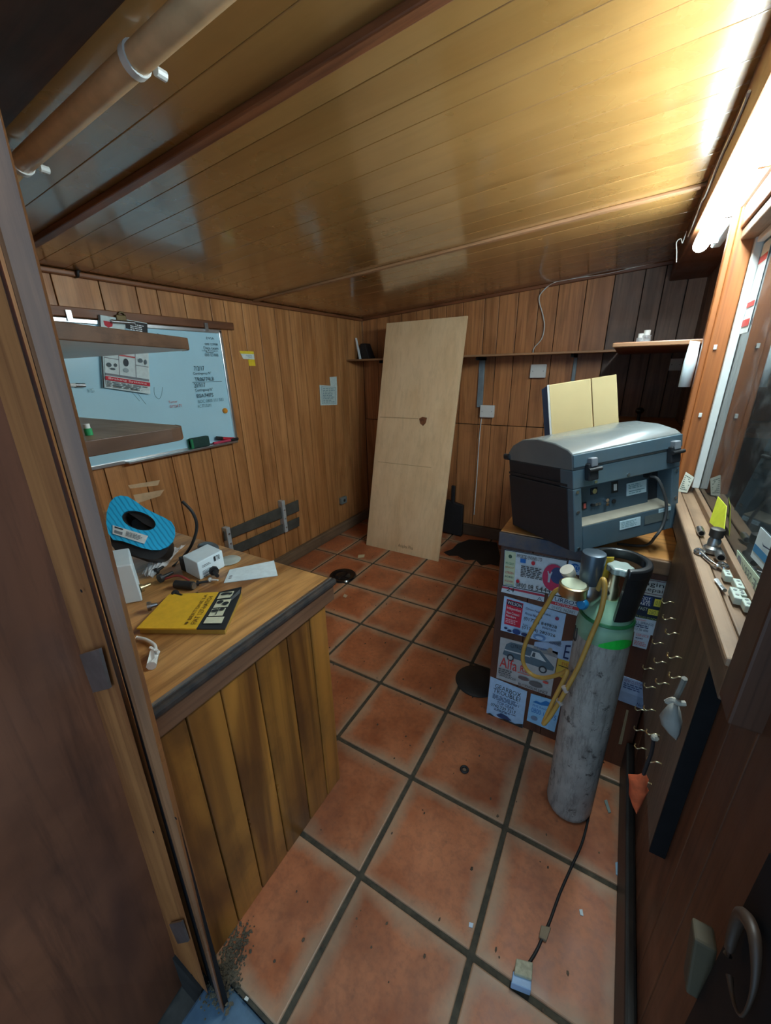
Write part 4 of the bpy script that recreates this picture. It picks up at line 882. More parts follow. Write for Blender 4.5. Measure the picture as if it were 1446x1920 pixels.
sheet('notice_sticker', 'pale blue notice sticker right of the cylinder', 'sticker', Cq((1170, 1267), (1217, 1283), (1207, 1329), (1159, 1311)), N, (160, 182, 212), [('t', .06, .82, .95, .94, 'NEW CUSTOMERS', (110, 70, 120)), ('l', .06, .56, .92, .8, 3, (60, 80, 130)), ('r', 0, 0, 1, .42, (140, 160, 190)), ('t', .72, .06, .94, .18, 'No1', NV)])
q = Cq((1175, 1330), (1179, 1332), (1166, 1395), (1160, 1394))
obj('torn_strip', slab([p + Vector((0, -.002, 0)) for p in q], (0, -.004, 0)), ink((150, 132, 100)), label='pale torn paper strip stuck low on the counter behind the cylinder', cat='paper strip')

# ================================================================== PRINTER
o0 = Vector((1.171, 1.72, 2.645))
PM = Matrix.Rotation(.767, 3, 'Z') @ Matrix.Rotation(-.117, 3, 'X') @ Matrix.Rotation(-.103, 3, 'Y')
PW, PD, PH = 1.059, .966, .705
def pt(x, y, z): return o0 + PM @ Vector((x * PW, y * PD, z * PH))
def pbox(x0, x1, y0, y1, z0, z1): return hexa([pt(x0, y0, z0), pt(x1, y0, z0), pt(x1, y1, z0), pt(x0, y1, z0)], [pt(x0, y0, z1), pt(x1, y0, z1), pt(x1, y1, z1), pt(x0, y1, z1)])
pbl = plain('blue grey printer metal', sp(86, 108, 120), .35, .25, .06, dirt=.25, dirtcol=sp(120, 112, 100)); pdk = plain('dark printer plastic', (.016, .018, .022), .5)
pnl = plain('grey connector panel', sp(66, 86, 98), .45, .1, .06); dust = plain('dusty ledge', sp(150, 142, 126), .8)
pr = thing('printer', Vector((1.2, 2.4, 2.53)), 'bulky dark dust-covered printer tilted on the counter, back panel showing', 'printer')
obj('body', pbox(0.012, .988, .14, 1, 0, 1), pdk, pr, bevel=.012)
obj('side_rib', pbox(-.004, .012, .05, .98, .80, .83), pdk, pr); obj('side_rib', pbox(-.006, .012, .05, .98, .0, .78), pdk, pr, bevel=.006)
# back panel frame round a recess
for nm, g in (('panel_top', pbox(0, 1, -.02, .145, .78, 1)), ('panel_side', pbox(0, .075, -.02, .145, 0, .78)), ('panel_side', pbox(.925, 1, -.02, .145, 0, .78)), ('panel_bottom', pbox(.075, .925, -.02, .145, 0, .31))):
    obj(nm, g, pbl, pr, bevel=.008)
obj('connector_panel', pbox(.075, .80, .095, .14, .34, .78), pnl, pr)
obj('recess', pbox(.80, .925, .125, .14, .34, .78), pdk, pr)
obj('ledge', hexa([pt(.075, -.018, .30), pt(.925, -.018, .30), pt(.925, .13, .30), pt(.075, .13, .30)], [pt(.075, -.018, .315), pt(.925, -.018, .315), pt(.925, .13, .37), pt(.075, .13, .37)]), dust, pr)
# curved lid
prof = [(-.02, 1.0), (-.02, 1.19), (.03, 1.235), (.2, 1.30), (.45, 1.335), (.7, 1.31), (.88, 1.22), (.98, 1.10), (1.02, 1.03), (1.02, 1.0)]
lidm = plain('smoky plastic lid', sp(96, 104, 106), .22, 0, .2, 3, dirt=.5, dirtcol=sp(150, 146, 134))
obj('lid', slab([pt(0.0, y, z) for y, z in prof], pt(1, 0, 0) - pt(0, 0, 0)), lidm, pr, bevel=.01, smooth=35)
obj('lid_rear_strip', pbox(.0, 1, -.035, -.02, 1.03, 1.18), pbl, pr, bevel=.006)
obj('lid_lip', pbox(-.02, .02, .94, 1.06, 1.0, 1.09), pdk, pr, bevel=.02)
for x in (.10, .86):
    hg = obj('hinge', pbox(x, x + .09, -.075, -.02, .86, 1.06), pdk, pr, bevel=.01)
    obj('hinge_leaf', pbox(x + .02, x + .075, -.085, -.03, 1.02, 1.12), plain('hinge grey', sp(120, 124, 130), .4), hg, bevel=.008)
    obj('hinge_pin', cyl(pt(x - .005, -.085, .99), pt(x + .105, -.085, .99), .016, n=10), M['rubber'], hg)
for x, z in ((.035, .04), (.035, .5), (.035, .74), (.965, .06), (.965, .4), (.965, .74), (.5, .82), (.2, .82)):
    obj('screw', cyl(pt(x, -.02, z), pt(x, -.028, z), .014, n=8), M['steel'], pr)
def pprint(x0, z0, x1, z1, y, items, nm=None):
    q = [pt(x0, y, z1), pt(x1, y, z1), pt(x1, y, z0), pt(x0, y, z0)]; n = pt(0, -1, 0) - pt(0, 0, 0)
    if nm: obj(nm, slab(q, n.normalized() * .004), ink((190, 214, 222)), pr)
    print_on(pr, [p + n.normalized() * .004 for p in q], n, items, .001)
pprint(.585, .50, .78, .66, .094, [('l', .08, .5, .92, .9, 3, (110, 150, 160)), ('r', .1, .3, .9, .36, (90, 130, 140)), ('l', .1, .1, .9, .25, 1, (110, 150, 160))], 'rating_label')
pprint(.42, .15, .62, .26, -.021, [('l', .06, .15, .94, .88, 4, (130, 164, 172))], 'serial_label')
pprint(.80, .25, .92, .295, -.021, [('l', .1, .2, .9, .8, 2, (130, 164, 172))], 'small_label')
pprint(.66, .14, .90, .25, -.0205, [('r', 0, 0, 1, 1, (92, 100, 98))])
for k in range(4): obj('terminal', pbox(.085 + .028 * k, .107 + .028 * k, .086, .096, .47, .53), ink((196, 90, 80)) if k in (0, 3) else M['rubber'], pr)
obj('terminal_block', pbox(.08, .2, .09, .096, .455, .545), M['rubber'], pr)
obj('socket', pbox(.24, .30, .086, .096, .62, .70), M['rubber'], pr); obj('jack', cyl(pt(.27, .086, .66), pt(.27, .078, .66), .022, n=12), M['steel'], pr)
for k in range(3): obj('phono_socket', cyl(pt(.25 + .03 * k, .095, .49), pt(.25 + .03 * k, .07, .49), .013, n=10), M['steel'] if k else M['rubber'], pr)
for z in (.47, .52): obj('phono_socket', cyl(pt(.375, .095, z), pt(.375, .06, z), .016, n=12), M['chrome'], pr)
obj('switch_plate', pbox(.44, .5, .09, .096, .58, .72), M['rubber'], pr); obj('rocker', pbox(.458, .482, .082, .092, .61, .69), M['whitep'], pr)
obj('socket_plate', pbox(.42, .49, .09, .096, .42, .53), pnl, pr); obj('jack', cyl(pt(.455, .09, .475), pt(.455, .08, .475), .02, n=12), M['rubber'], pr)
obj('strain_relief', cyl(pt(.77, .10, .72), pt(.77, .04, .71), .024, n=10), M['rubber'], pr)
obj('mains_lead', tube([pt(.77, .05, .71), pt(.80, -.0, .68), pt(.83, -.04, .5), pt(.85, -.05, .3), pt(.82, -.05, .1), pt(.75, -.05, -.03), Vector((1.72, 2.36, 2.56)), Vector((1.5, 2.3, 2.555))], .0125, 8), plain('grey lead', sp(66, 66, 66), .5), pr, smooth=60)

# ================================================================== GAS CYLINDER
cx, cy, cr = 1.49, 1.53, .205
gc = thing('gas_cylinder', (cx, cy, 0), 'scuffed grey gas cylinder with green shoulder and regulator on the floor', 'gas cylinder')
obj('body', lathe((cx, cy, 0), [(.16, 0), (.195, .02), (cr, .07), (cr, 1.2), (cr, 2.08)], 40), M['cyl'], gc, smooth=50)
gm = plain('worn green shoulder paint', sp(132, 172, 142), .4, var=.2, scale=12, dirt=.35, dirtcol=sp(70, 110, 84)); gm2 = plain('bright green patch', sp(30, 200, 70), .4)
obj('shoulder', lathe((cx, cy, 0), [(cr + .001, 2.06), (cr + .002, 2.12), (.20, 2.20), (.185, 2.26), (.15, 2.32), (.09, 2.36), (.07, 2.40)], 40), gm, gc, smooth=50)
obj('shoulder_ring', lathe((cx, cy, 0), [(.196, 2.235), (.204, 2.245), (.196, 2.262)], 40), plain('dark green', sp(30, 96, 56), .4), gc, smooth=50)
pts = []
for i in range(9):
    a = math.radians(-96 + 84 * i / 8); pts.append((a, 2.145 + (.08 * math.sin(math.pi * i / 8) if i else 0)))
V = [(cx + .2085 * math.cos(a), cy + .2085 * math.sin(a), 2.062) for a, z in pts] + [(cx + .2085 * math.cos(a), cy + .2085 * math.sin(a), 2.068 + .085 * max(0, math.sin(math.pi * (i + .6) / 9.2))) for i, (a, z) in enumerate(pts)]
obj('paint_patch', (V, [(i, i + 1, 10 + i, 9 + i) for i in range(8)]), gm2, gc)
obj('stamp_mark', tube([(cx + .207 * math.cos(math.radians(a)), cy + .207 * math.sin(math.radians(a)), z) for a, z in ((196, 2.1), (194, 2.0), (201, 1.97), (208, 2.0), (206, 2.1))], .008, 5, 3), ink((50, 46, 44)), gc)
# guard collar: open ring on a strut
gv, gf = [], []
n = 30
for i in range(n + 1):
    a = math.radians(-75 + 262 * i / n)
    for r, z in ((.215, 2.66), (.215, 2.74), (.165, 2.745), (.165, 2.665)):
        gv.append((cx + .02 + r * math.cos(a), cy + .02 + r * math.sin(a), z))
for i in range(n):
    for k in range(4):
        gf.append((i * 4 + k, i * 4 + (k + 1) % 4, i * 4 + 4 + (k + 1) % 4, i * 4 + 4 + k))
gf += [(0, 1, 2, 3), (n * 4 + 3, n * 4 + 2, n * 4 + 1, n * 4)]
grd = plain('black guard plastic', (.014, .015, .017), .3)
obj('guard_ring', (gv, gf), grd, gc, bevel=.012, smooth=50)
def strut(a0, a1):
    V, F = [], []; m = 12
    for i in range(m + 1):
        a = math.radians(a0 + (a1 - a0) * i / m)
        for r, z in ((.19, 2.30), (.214, 2.68), (.168, 2.68), (.15, 2.30)): V.append((cx + .02 * (z > 2.5) + r * math.cos(a), cy + .02 * (z > 2.5) + r * math.sin(a), z))
    for i in range(m):
        for k in range(4): F.append((i * 4 + k, i * 4 + (k + 1) % 4, i * 4 + 4 + (k + 1) % 4, i * 4 + 4 + k))
    F += [(0, 1, 2, 3), (m * 4 + 3, m * 4 + 2, m * 4 + 1, m * 4)]; return V, F
obj('guard_strut', strut(-75, 5), grd, gc, smooth=50); obj('guard_strut', strut(120, 170), grd, gc, smooth=50)
obj('valve_body', lathe((cx, cy, 0), [(.055, 2.38), (.055, 2.5), (.04, 2.52), (.04, 2.62)], 16), M['brass'], gc, smooth=40)
wv, m = [], 12
hv = [(0.085 + .008 * math.cos(6 * 2 * math.pi * i / 48)) for i in range(48)]
V = [(cx + .03 + hv[i] * math.cos(2 * math.pi * i / 48), cy + .03 + hv[i] * math.sin(2 * math.pi * i / 48), z) for z in (2.62, 2.68) for i in range(48)]
obj('hand_wheel', (V, [tuple(range(48))[::-1], tuple(range(48, 96))] + [(i, (i + 1) % 48, 48 + (i + 1) % 48, 48 + i) for i in range(48)]), plain('pale worn wheel', sp(176, 190, 182), .35, .4), gc, bevel=.012, smooth=40)
rgp = on(1, 1.42, 1104, 1098)                                      # regulator stands left of the valve
rg = Vector((rgp.x, 1.42, 2.42))
obj('coupling', cyl((cx, cy, 2.46), rg + Vector((0, 0, .04)), .04, n=14), M['steel'], gc, smooth=40)
rb = obj('regulator_body', lathe(rg, [(.06, -.05), (.085, 0), (.10, .03), (.10, .07), (.095, .10), (.07, .13)], 24), M['steel'], gc, smooth=40)
obj('adjuster_knob', lathe(rg, [(.07, .12), (.074, .14), (.086, .36), (.082, .385), (.06, .39)], 24), plain('gunmetal knob', sp(84, 96, 106), .3, .5), rb, smooth=40)
gpz = on(1, 1.30, 1075, 1103)
gg = Vector((gpz.x, 1.30, gpz.z - .06))
ga = obj('gauge_case', lathe(gg, [(.085, 0), (.102, .01), (.102, .075), (.105, .08), (.105, .095), (.095, .1)], 28), M['gold'], gc, smooth=40)
obj('gauge_face', lathe(gg, [(.09, .099), (.088, .104)], 28), plain('pale gauge glass', sp(206, 214, 186), .15), ga, smooth=40)
obj('gauge_stem', cyl(gg + Vector((0, 0, .05)), rg + Vector((0, 0, .02)), .03, n=12), M['steel'], gc, smooth=40)
g2 = on(1, 1.45, 1066, 1073)
obj('second_gauge', lathe(g2, [(.05, -.03), (.055, 0), (.055, .035)], 20, (-.4, -.3, .8)), plain('pale gauge', sp(196, 190, 176), .3), gc, smooth=40)
obj('gauge_stem', cyl(g2, rg + Vector((0, 0, .05)), .022, n=10), M['brass'], gc, smooth=40)
kn = on(1, 1.28, 1094, 1132); obj('blue_knob', lathe(kn, [(.03, -.02), (.042, 0), (.042, .03), (.03, .045)], 18, (-.25, -.8, .2)), plain('blue plastic', sp(20, 110, 160), .25), gc, smooth=40)
obj('knob_stem', cyl(kn, rg + Vector((0, 0, -.03)), .02, n=10), M['steel'], gc)
tgq = [on(1, 1.62, u, v) for u, v in ((1123, 1045), (1152, 1045), (1148, 1085), (1122, 1082))]
obj('yellow_tag', slab(tgq, (0, .008, 0)), ink((206, 172, 50)), gc)
def H_(u, v, y): return on(1, y, u, v)
hose = [rg + Vector((.06, -.02, .06)), H_(1131, 1086, 1.30), H_(1134, 1108, 1.27), H_(1126, 1150, 1.25), H_(1108, 1195, 1.24), H_(1085, 1250, 1.22), H_(1058, 1300, 1.20), H_(1034, 1340, 1.20), H_(1020, 1357, 1.20),
        H_(1024, 1345, 1.26), H_(1040, 1310, 1.30), H_(1056, 1278, 1.33), H_(1064, 1258, 1.36), H_(1050, 1264, 1.40), H_(1020, 1271, 1.45), H_(995, 1263, 1.5), H_(981, 1240, 1.5), H_(985, 1208, 1.48), H_(1004, 1170, 1.45), H_(1028, 1130, 1.4), H_(1042, 1108, 1.38), gg + Vector((-.03, .05, .04))]
obj('yellow_hose', tube(hose, .0185, 9, 6), plain('dirty yellow hose', sp(196, 152, 72), .45, var=.12, dirt=.3, dirtcol=sp(110, 82, 48)), gc, smooth=60)
for q in ((1060, 1292), (1050, 1316)):
    p = H_(*q, 1.20); obj('hose_tape', cyl(p + Vector((-.012, 0, .02)), p + Vector((.012, 0, -.02)), .022, n=10), ink((176, 160, 150)), gc)

# ================================================================== RIGHT WALL THINGS
HX = 1.915
hb = thing('hook_board', (HX, 1.3, 1.28), 'dark wooden board under the sill studded with cup hooks', 'board')
obj('panel', box(HX, 1.998, .49, 2.17, 1.28, 2.75), wood('dark hook board', sp(136, 112, 92), sp(100, 80, 64), 'z', 40, 1.0, .55, .45), hb, bevel=.006)
obj('shaded_end_face', box(HX, 1.997, .478, .49, 1.28, 2.75), M['black'], hb)  # near end blackened, its shadow put into the colour
hooks = [(1245, 1207), (1274, 1189), (1279, 1234), (1250, 1243), (1226, 1255), (1255, 1283), (1230, 1290), (1211, 1333), (1230, 1333), (1210, 1371), (1237, 1379), (1210, 1414), (1241, 1432), (1222, 1470), (1284, 1272), (1264, 1130), (1267, 1161)]
hm = None
for u, v in hooks:
    p = on(0, HX, u, v)
    if not (.5 < p.y < 2.15 and 1.3 < p.z < 2.7):
        p.y = max(.55, min(2.12, p.y)); p.z = max(1.33, min(2.66, p.z))
    if hm is None:
        o = obj('cup_hook', tube([p, p + Vector((-.03, 0, 0)), p + Vector((-.042, .0, -.012)), p + Vector((-.062, 0, -.024)), p + Vector((-.078, 0, -.008)), p + Vector((-.076, 0, .014))], .0048, 6, 3), M['gold'], hb, smooth=60); hm = o; hp0 = p.copy()
    else:
        o = hm.copy(); COL.objects.link(o); o.parent = hb; o.location = hm.location + (p - hp0) * S
p = on(0, HX - .1, 1284, 1272)
st = thing('cloth_pouch', p + Vector((0, 0, -.4)), 'small grey cloth pouch hanging by its string from a cup hook', 'pouch')
def hp(u, v, d=.1): return on(0, HX - d, u, v)
obj('string', tube([hp(1284, 1272), hp(1276, 1290), hp(1266, 1310)], .014, 6), plain('grey string', sp(130, 126, 116), .8), st)
def pillow(name, outline, y, fat, mat, parent):
    P = [on(1, y, u, v) for u, v in outline]; n = len(P); m = sum(P, Vector()) / n
    V = [tuple(p) for p in P]
    for sgn in (-1, 1):
        for f in (.62, .0):
            V += [tuple(m + (p - m) * f + Vector((0, sgn * fat * (1 if f else 1.25), 0))) for p in P] if f else [tuple(m + Vector((0, sgn * fat * 1.15, 0)))]
    F = []
    for q in (n, 2 * n + 1):
        for i in range(n):
            j = (i + 1) % n; F += [(i, j, q + j, q + i), (q + i, q + j, q + n)]
    return obj(name, (V, F), mat, parent, smooth=70)
py_ = hp(1258, 1350).y
pillow('pouch', ((1262, 1312), (1252, 1322), (1236, 1340), (1240, 1358), (1254, 1376), (1269, 1389), (1276, 1376), (1280, 1354), (1277, 1334), (1270, 1314)), py_, .045, plain('grey cotton', sp(150, 148, 140), .9, bump=.5), st)
obj('drawstring', tube([on(1, py_ - .02, 1250, 1316), on(1, py_ - .03, 1262, 1312), on(1, py_ - .03, 1272, 1318), on(1, py_ - .02, 1285, 1319)], .014, 6), plain('pale tape', sp(170, 164, 150), .8), st)
ry_ = hp(1205, 1465, .10).y
rag = thing('orange_rag', on(1, ry_, 1194, 1527), 'folded orange rag hanging below the hook board by the cylinder', 'rag')
pillow('cloth', ((1178, 1451), (1196, 1452), (1210, 1448), (1217, 1462), (1213, 1474), (1217, 1482), (1210, 1496), (1202, 1512), (1194, 1527), (1186, 1510), (1179, 1488), (1180, 1470)), ry_, .03, plain('orange cloth', sp(214, 96, 52), .85, bump=.6, var=.25, scale=40), rag)
obj('cord', tube([on(1, ry_, 1226, 1385), on(1, ry_, 1222, 1410), on(1, ry_, 1213, 1435), on(1, ry_, 1207, 1452)], .011, 6), M['rubber'], rag)
obj('knot', blob(on(1, ry_, 1228, 1383), .02, .02, .018, 8, 6, .2), plain('pale knot', sp(150, 146, 134), .8), rag)

# things on the sill
ZS = 2.966
def Sx(u, v, z=ZS + .02): 
    p = on(2, z, u, v); return Vector((max(1.90, min(2.03, p.x)), p.y, ZS + .011))
def sock(name, u, v, r, h, label, ax=(0, 0, 1)):
    p = Sx(u, v); t = thing(name, p, label, 'socket'); a = Vector(ax)
    b = p + Vector((0, 0, r if abs(a.z) < .5 else 0))
    obj('barrel', cyl(b, b + a * h, r, n=14), M['steel'], t, smooth=50); obj('bore', cyl(b + a * h, b + a * (h + .004), r * .7, n=14), M['black'], t); return t
sock('ratchet_socket', 1311, 994, .022, .10, 'chrome socket lying at the far end of the sill', (0, -1, 0))
p = Sx(1335, 1032); t = thing('pipe_fitting', p, 'dark steel hose fitting standing on the sill', 'fitting')
obj('base', lathe(p, [(.05, 0), (.05, .03), (.035, .045), (.035, .08), (.028, .10)], 18), M['steel'], t, smooth=40); obj('collar', lathe(p, [(.028, .10), (.038, .11), (.038, .16), (.03, .165)], 18), plain('dark oxide', sp(84, 80, 76), .5, .6), t, smooth=40)
p = Sx(1330, 1040); ring_ = [p + Vector((-.01 + .0 * k, .12 - .04 * k, .012)) for k in range(8)]
t = thing('ring_spanner', p, 'small bent ring spanner on the sill beside the fitting', 'spanner')
pth = [Sx(1312, 1035), Sx(1322, 1045), Sx(1335, 1056), Sx(1345, 1062), Sx(1356, 1062)]
obj('shank', tube([x + Vector((0, 0, .012)) for x in pth], .012, 8), M['chrome'], t, smooth=60)
for x in (pth[0], pth[-1]):
    obj('ring', tube([x + Vector((.022 * math.cos(a), .04 * math.sin(a), .012)) for a in [i * math.pi / 6 for i in range(13)]], .010, 6, 2), M['chrome'], t, smooth=60)
p = Sx(1341, 1038); t = sock('impact_socket', 1347, 1042, .026, .07, 'black bored socket beside the hose fitting on the sill', (0, -1, 0))
blocks = [((1352, 1075), (1358, 1088), 'pale block clip nearest the spanner on the sill'), ((1371, 1092), (1381, 1110), 'long pale terminal block against the window bead'), ((1365, 1108), (1374, 1130), 'wide pale terminal block in the middle of the sill'), ((1377, 1112), (1385, 1124), 'short pale terminal block between two longer ones'), ((1386, 1128), (1397, 1146), 'pale terminal block nearest the dark window post')]
for a, b, lab in blocks:
    a, b = Sx(*a), Sx(*b); d = (b - a); d.z = 0; d.x *= .3; w_ = Vector((.035, 0, 0))
    t = thing('terminal_block', a, lab, 'terminal block')
    obj('housing', hexa([a, a + w_, a + w_ + d, a + d], [x + Vector((0, 0, .04)) for x in (a, a + w_, a + w_ + d, a + d)]), plain('pale plastic', sp(196, 208, 196), .45), t, bevel=.006)
    for k in (.3, .7): obj('screw', cyl(a + w_ * .5 + d * k + Vector((0, 0, .04)), a + w_ * .5 + d * k + Vector((0, 0, .043)), .008, n=8), M['steel'], t)
a, b = Sx(1343, 1088), Sx(1359, 1108)
obj('steel_rod', tube([a + Vector((0, 0, .012)), b + Vector((0, 0, .012))], .011, 8, 1), M['steel'], smooth=60, label='thin steel rod lying on the sill beside the terminal blocks', cat='rod')
q = [on(0, 2.085, u, v) for u, v in ((1350, 985), (1365, 975), (1362, 948), (1352, 950))]
obj('yellow_card', slab([(2.03, q[0].y + .02, 3.03), (2.075, q[1].y - .06, 3.03), (2.08, q[2].y - .05, 3.19), (2.06, q[3].y + .02, 3.2)], (-.004, .002, 0)), ink((214, 220, 60)), label='bright yellow card propped against the window glass', cat='card')
q = [on(1, 2.905, u, v) for u, v in ((1303, 872), (1317, 892), (1308, 912), (1292, 928))]
sheet('price_card', 'small printed card leaning on the foot of the window post', 'card', [(1.96, 2.90, 3.16), (2.03, 2.88, 3.12), (2.0, 2.84, 2.975), (1.93, 2.86, 2.975)], (-.3, -1, .1), (206, 206, 190), [('l', .1, .1, .9, .9, 8, (70, 90, 80))])
for u, v, lab in ((1341, 651, 'square white cable clip on the window post below the lamp'), (1313, 778, 'white screw cap low on the orange window post')):
    p = on(1, 2.918, u, v); obj('cable_clip', box(p.x - .012, p.x + .012, 2.90, 2.919, p.z - .02, p.z + .02), M['whitep'], bevel=.004, label=lab, cat='clip')
# stickers on the glass (seen from behind, so mirrored)
def Gq(*pts): return [on(0, 2.087, u, v) for u, v in pts]
s_ = Gq((1384, 1031), (1446, 1110), (1430, 1140), (1381, 1066))
sheet('window_sticker', 'pale sticker with mirrored lettering low on the window glass', 'sticker', s_, (-1, 0, 0), (196, 212, 186), [('e', .12, .6, .08, .28, GR), ('t', .56, .22, .24, .8, 'SERV', (110, 118, 116)), ('t', .92, .2, .62, .78, 'ICE', (110, 118, 116))], th=.003)
sheet('window_sticker', 'white sticker with a blue band near the dark window post', 'sticker', Gq((1428, 988), (1470, 1030), (1452, 1090), (1409, 1043)), (-1, 0, 0), (206, 222, 226), [('r', .02, .22, .98, .46, (50, 130, 180)), ('p', 0, 0, 0, 0, [(.3, .7), (.36, .64), (.7, .72), (.7, .69), (.38, .6), (.33, .62)], (40, 60, 90))], th=.003)
sheet('tax_strip', 'red and white striped sticker at the top of the window', 'sticker', [(2.086, 2.86, 4.98), (2.086, 2.62, 4.98), (2.086, 2.62, 4.35), (2.086, 2.86, 4.35)], (-1, 0, 0), (214, 222, 220), [('r', 0, .78, 1, .86, (206, 70, 66)), ('r', 0, .30, 1, .36, (206, 70, 66)), ('r', 0, .08, 1, .16, (206, 70, 66))], th=.003)
# bench and box beyond the glass
bo = thing('outside_bench', (2.9, 2.6, 0), 'wooden bench seen through the window glass', 'bench')
obj('bench_top', box(2.5, 3.5, .6, 5.0, 2.62, 2.70), M['shelfw'], bo, bevel=.01)
for x in (2.6, 3.4):
    for y in (.7, 4.9): obj('leg', box(x - .05, x + .05, y - .05, y + .05, -.5, 2.62), M['shelfw'], bo)
gb = thing('green_carton', (2.7, 3.3, 2.70), 'green and red carton on the bench beyond the window', 'carton')
obj('carton', box(2.55, 2.91, 3.1, 3.6, 2.702, 3.0), ink((50, 110, 92)), gb, bevel=.008)
print_on(gb, [(2.55, 3.1, 3.0), (2.91, 3.1, 3.0), (2.91, 3.1, 2.702), (2.55, 3.1, 2.702)], (0, -1, 0), [('e', .5, .66, .22, .2, (206, 84, 80)), ('r', .04, .06, .96, .4, (176, 182, 180)), ('t', .2, .14, .8, .34, 'PADS', (110, 70, 80))], .003)

# near right: dark door edge with wooden latch bar and leather strap
d2 = thing('door_2', (1.95, -.8, 0), kind='structure')
obj('door_edge', box(1.93, 1.998, -1.15, -.44, -.03, 2.75), M['black'], d2, bevel=.01)
bar = thing('latch_bar', (1.9, -.42, 1.9), 'pale worn wooden latch bar at the near right door edge', 'latch')
obj('bar', hexa([(1.90, -.44, 1.86), (1.97, -.44, 1.86), (1.97, -.36, 1.86), (1.90, -.36, 1.86)], [(1.88, -.40, 2.12), (1.95, -.40, 2.12), (1.95, -.32, 2.12), (1.88, -.32, 2.12)]), plain('worn pale wood', sp(84, 72, 50), .7, dirt=.4), bar, bevel=.01)
strap = [on(0, 1.905, u, v) for u, v in ((1365, 1790), (1378, 1740), (1393, 1715), (1412, 1745), (1418, 1800), (1412, 1860), (1392, 1905), (1376, 1880), (1368, 1830))]
obj('leather_strap', tube([p for p in strap], lambda t: .012 + .008 * math.sin(t * 6), 8, 4), plain('brown leather', sp(66, 48, 36), .5), smooth=60, label='looped brown leather strap hanging at the near right door edge', cat='strap')

# ================================================================== FLOOR THINGS
def Fl(u, v, z=0.0): return on(2, z, u, v)
c = Fl(643, 1081); t = thing('pot_lid', c, 'shiny black round lid lying on the floor by the desk', 'lid')
obj('rim', lathe(c, [(.27, .001), (.29, .02), (.27, .045), (.2, .04), (.17, .02)], 36), M['glossblack'], t, smooth=50); obj('dome', lathe(c, [(.17, .02), (.14, .05), (.06, .065), (.02, .066)], 30), M['glossblack'], t, smooth=60)
c = Fl(895, 1278); obj('rubber_disc', lathe(c, [(.29, .001), (.30, .02), (.27, .04), (.1, .045)], 36), M['rubber'], smooth=50, label='dull black rubber disc on the floor against the counter', cat='disc')
c = Fl(871, 1444); t = thing('floor_washer', c, 'small black ring washer lying on a tile', 'washer')
obj('ring', tube([c + Vector((.036 * math.cos(a), .036 * math.sin(a), .012)) for a in [i * math.pi / 8 for i in range(17)]], .013, 7, 1), M['rubber'], t, smooth=60); obj('hub', lathe(c, [(.018, .002), (.018, .012)], 12), M['steel'], t)
cb = thing('floor_cable', Fl(1060, 1650), 'thin black cable on the floor with a tag and end block', 'cable')
obj('cable', tube([Fl(u, v, .012) for u, v in ((1104, 1528), (1100, 1550), (1090, 1585), (1072, 1625), (1050, 1675), (1032, 1725), (1020, 1752), (1005, 1785), (984, 1818))], .011, 7), M['rubber'], cb, smooth=60)
def floorblock(name, quad, h, mat, parent): 
    P = [Fl(u, v, .002) for u, v in quad]; return obj(name, hexa(P, [p + Vector((0, 0, h)) for p in P]), mat, parent, bevel=.006)
floorblock('tag', ((1014, 1738), (1033, 1742), (1024, 1768), (1010, 1760)), .03, plain('worn wooden tag', sp(150, 128, 100), .7, dirt=.4), cb)
ez = floorblock('end_block', ((966, 1810), (997, 1818), (995, 1850), (962, 1838)), .10, plain('speckled block', sp(176, 166, 136), .6, var=.4, scale=60), cb)
floorblock('label_band', ((961, 1830), (995, 1841), (994, 1868), (957, 1853)), .075, plain('blue white label', sp(150, 176, 206), .5, var=.1), cb)
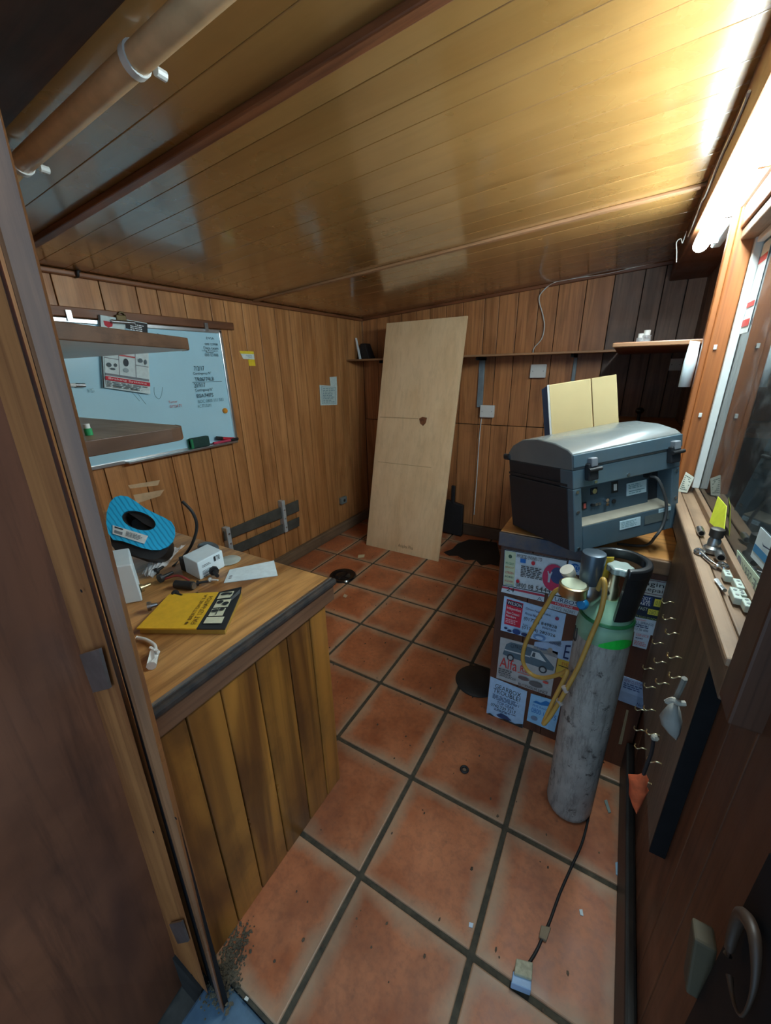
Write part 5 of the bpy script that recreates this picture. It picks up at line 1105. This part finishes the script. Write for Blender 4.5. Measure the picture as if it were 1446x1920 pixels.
for k, (q, col, lab) in enumerate((([(1133, 1502), (1138, 1500), (1146, 1524), (1141, 1525)], (120, 130, 122), 'thin grey shard on the floor right of the cylinder'),
        ([(1154, 1618), (1162, 1616), (1166, 1648), (1155, 1640)], (140, 170, 190), 'blue-white plastic shard against the right kerb'),
        ([(1086, 1706), (1092, 1706), (1094, 1718), (1088, 1716)], (206, 214, 214), 'white paper flake on the tile beside the floor cable'),
        ([(880, 1730), (888, 1732), (886, 1740), (879, 1738)], (214, 222, 230), 'white flake near the tile joint in the foreground'),
        ([(672, 1041), (684, 1040), (683, 1045), (671, 1046)], (206, 190, 150), 'small pale chip on the floor before the plywood'),
        ([(462, 1868), (467, 1872), (464, 1878), (458, 1874)], (220, 214, 200), 'tiny white chip on the threshold edge'),
        ([(646, 1114), (652, 1117), (648, 1121), (643, 1119)], (190, 170, 140), 'small pale chip beside the shiny black lid'))):
    P = [Fl(u, v, .003) for u, v in q]; obj('floor_chip', slab(P, (0, 0, .008)), ink(col), label=lab, cat='chip', group='chips and flakes on the floor')
P = [Fl(u, v, .002) for u, v in ((832, 1036), (848, 1030), (858, 1020), (880, 1012), (905, 1014), (932, 1018), (938, 1044), (936, 1062), (920, 1058), (902, 1060), (892, 1050), (872, 1050), (858, 1042), (842, 1042))]
obj('floor_grime', slab(P, (0, 0, .01)), plain('black grime', (.014, .013, .012), .7), label='black grime spread on the floor beside the plywood foot', cat='cloth')  # thin black sheet shaped as a patch of floor grime
# dirt gathered at the door foot
V, F = [], []; rnd = random.Random(11)
for k in range(700):
    t = rnd.random() ** .7; p = Fl(452, 1745) * (1 - t) + Fl(415, 1872) * t
    p = p + Vector((rnd.gauss(-.02, .055), rnd.gauss(0, .05), 0)); r = rnd.uniform(.003, .012)
    g = blob((p.x, p.y, rnd.uniform(0, .008)), r, r * rnd.uniform(.6, 1.5), r * .7, 6, 4, .3, k); n = len(V); V += g[0]; F += [tuple(i + n for i in f) for f in g[1]]
obj('floor_dirt', (V, F), plain('grey dirt and debris', sp(92, 82, 66), .95, var=.5, scale=30), label='grey dirt and crumbs gathered at the foot of the door jamb', cat='dirt', kind='stuff')
V, F = [], []
for k in range(420):
    p = Vector((rnd.uniform(-4.5, 1.9), rnd.uniform(-.95, 7.3), .0)); r = rnd.uniform(.004, .012)
    if -4.7 < p.x < -.6 and p.y < .75: continue
    g = blob((p.x, p.y, .003), r, r * rnd.uniform(.6, 2), r * .5, 5, 4, .3, k); n = len(V); V += g[0]; F += [tuple(i + n for i in f) for f in g[1]]
obj('floor_grit', (V, F), plain('grit', sp(88, 70, 54), .9, var=.6, scale=10), floor, kind='stuff')
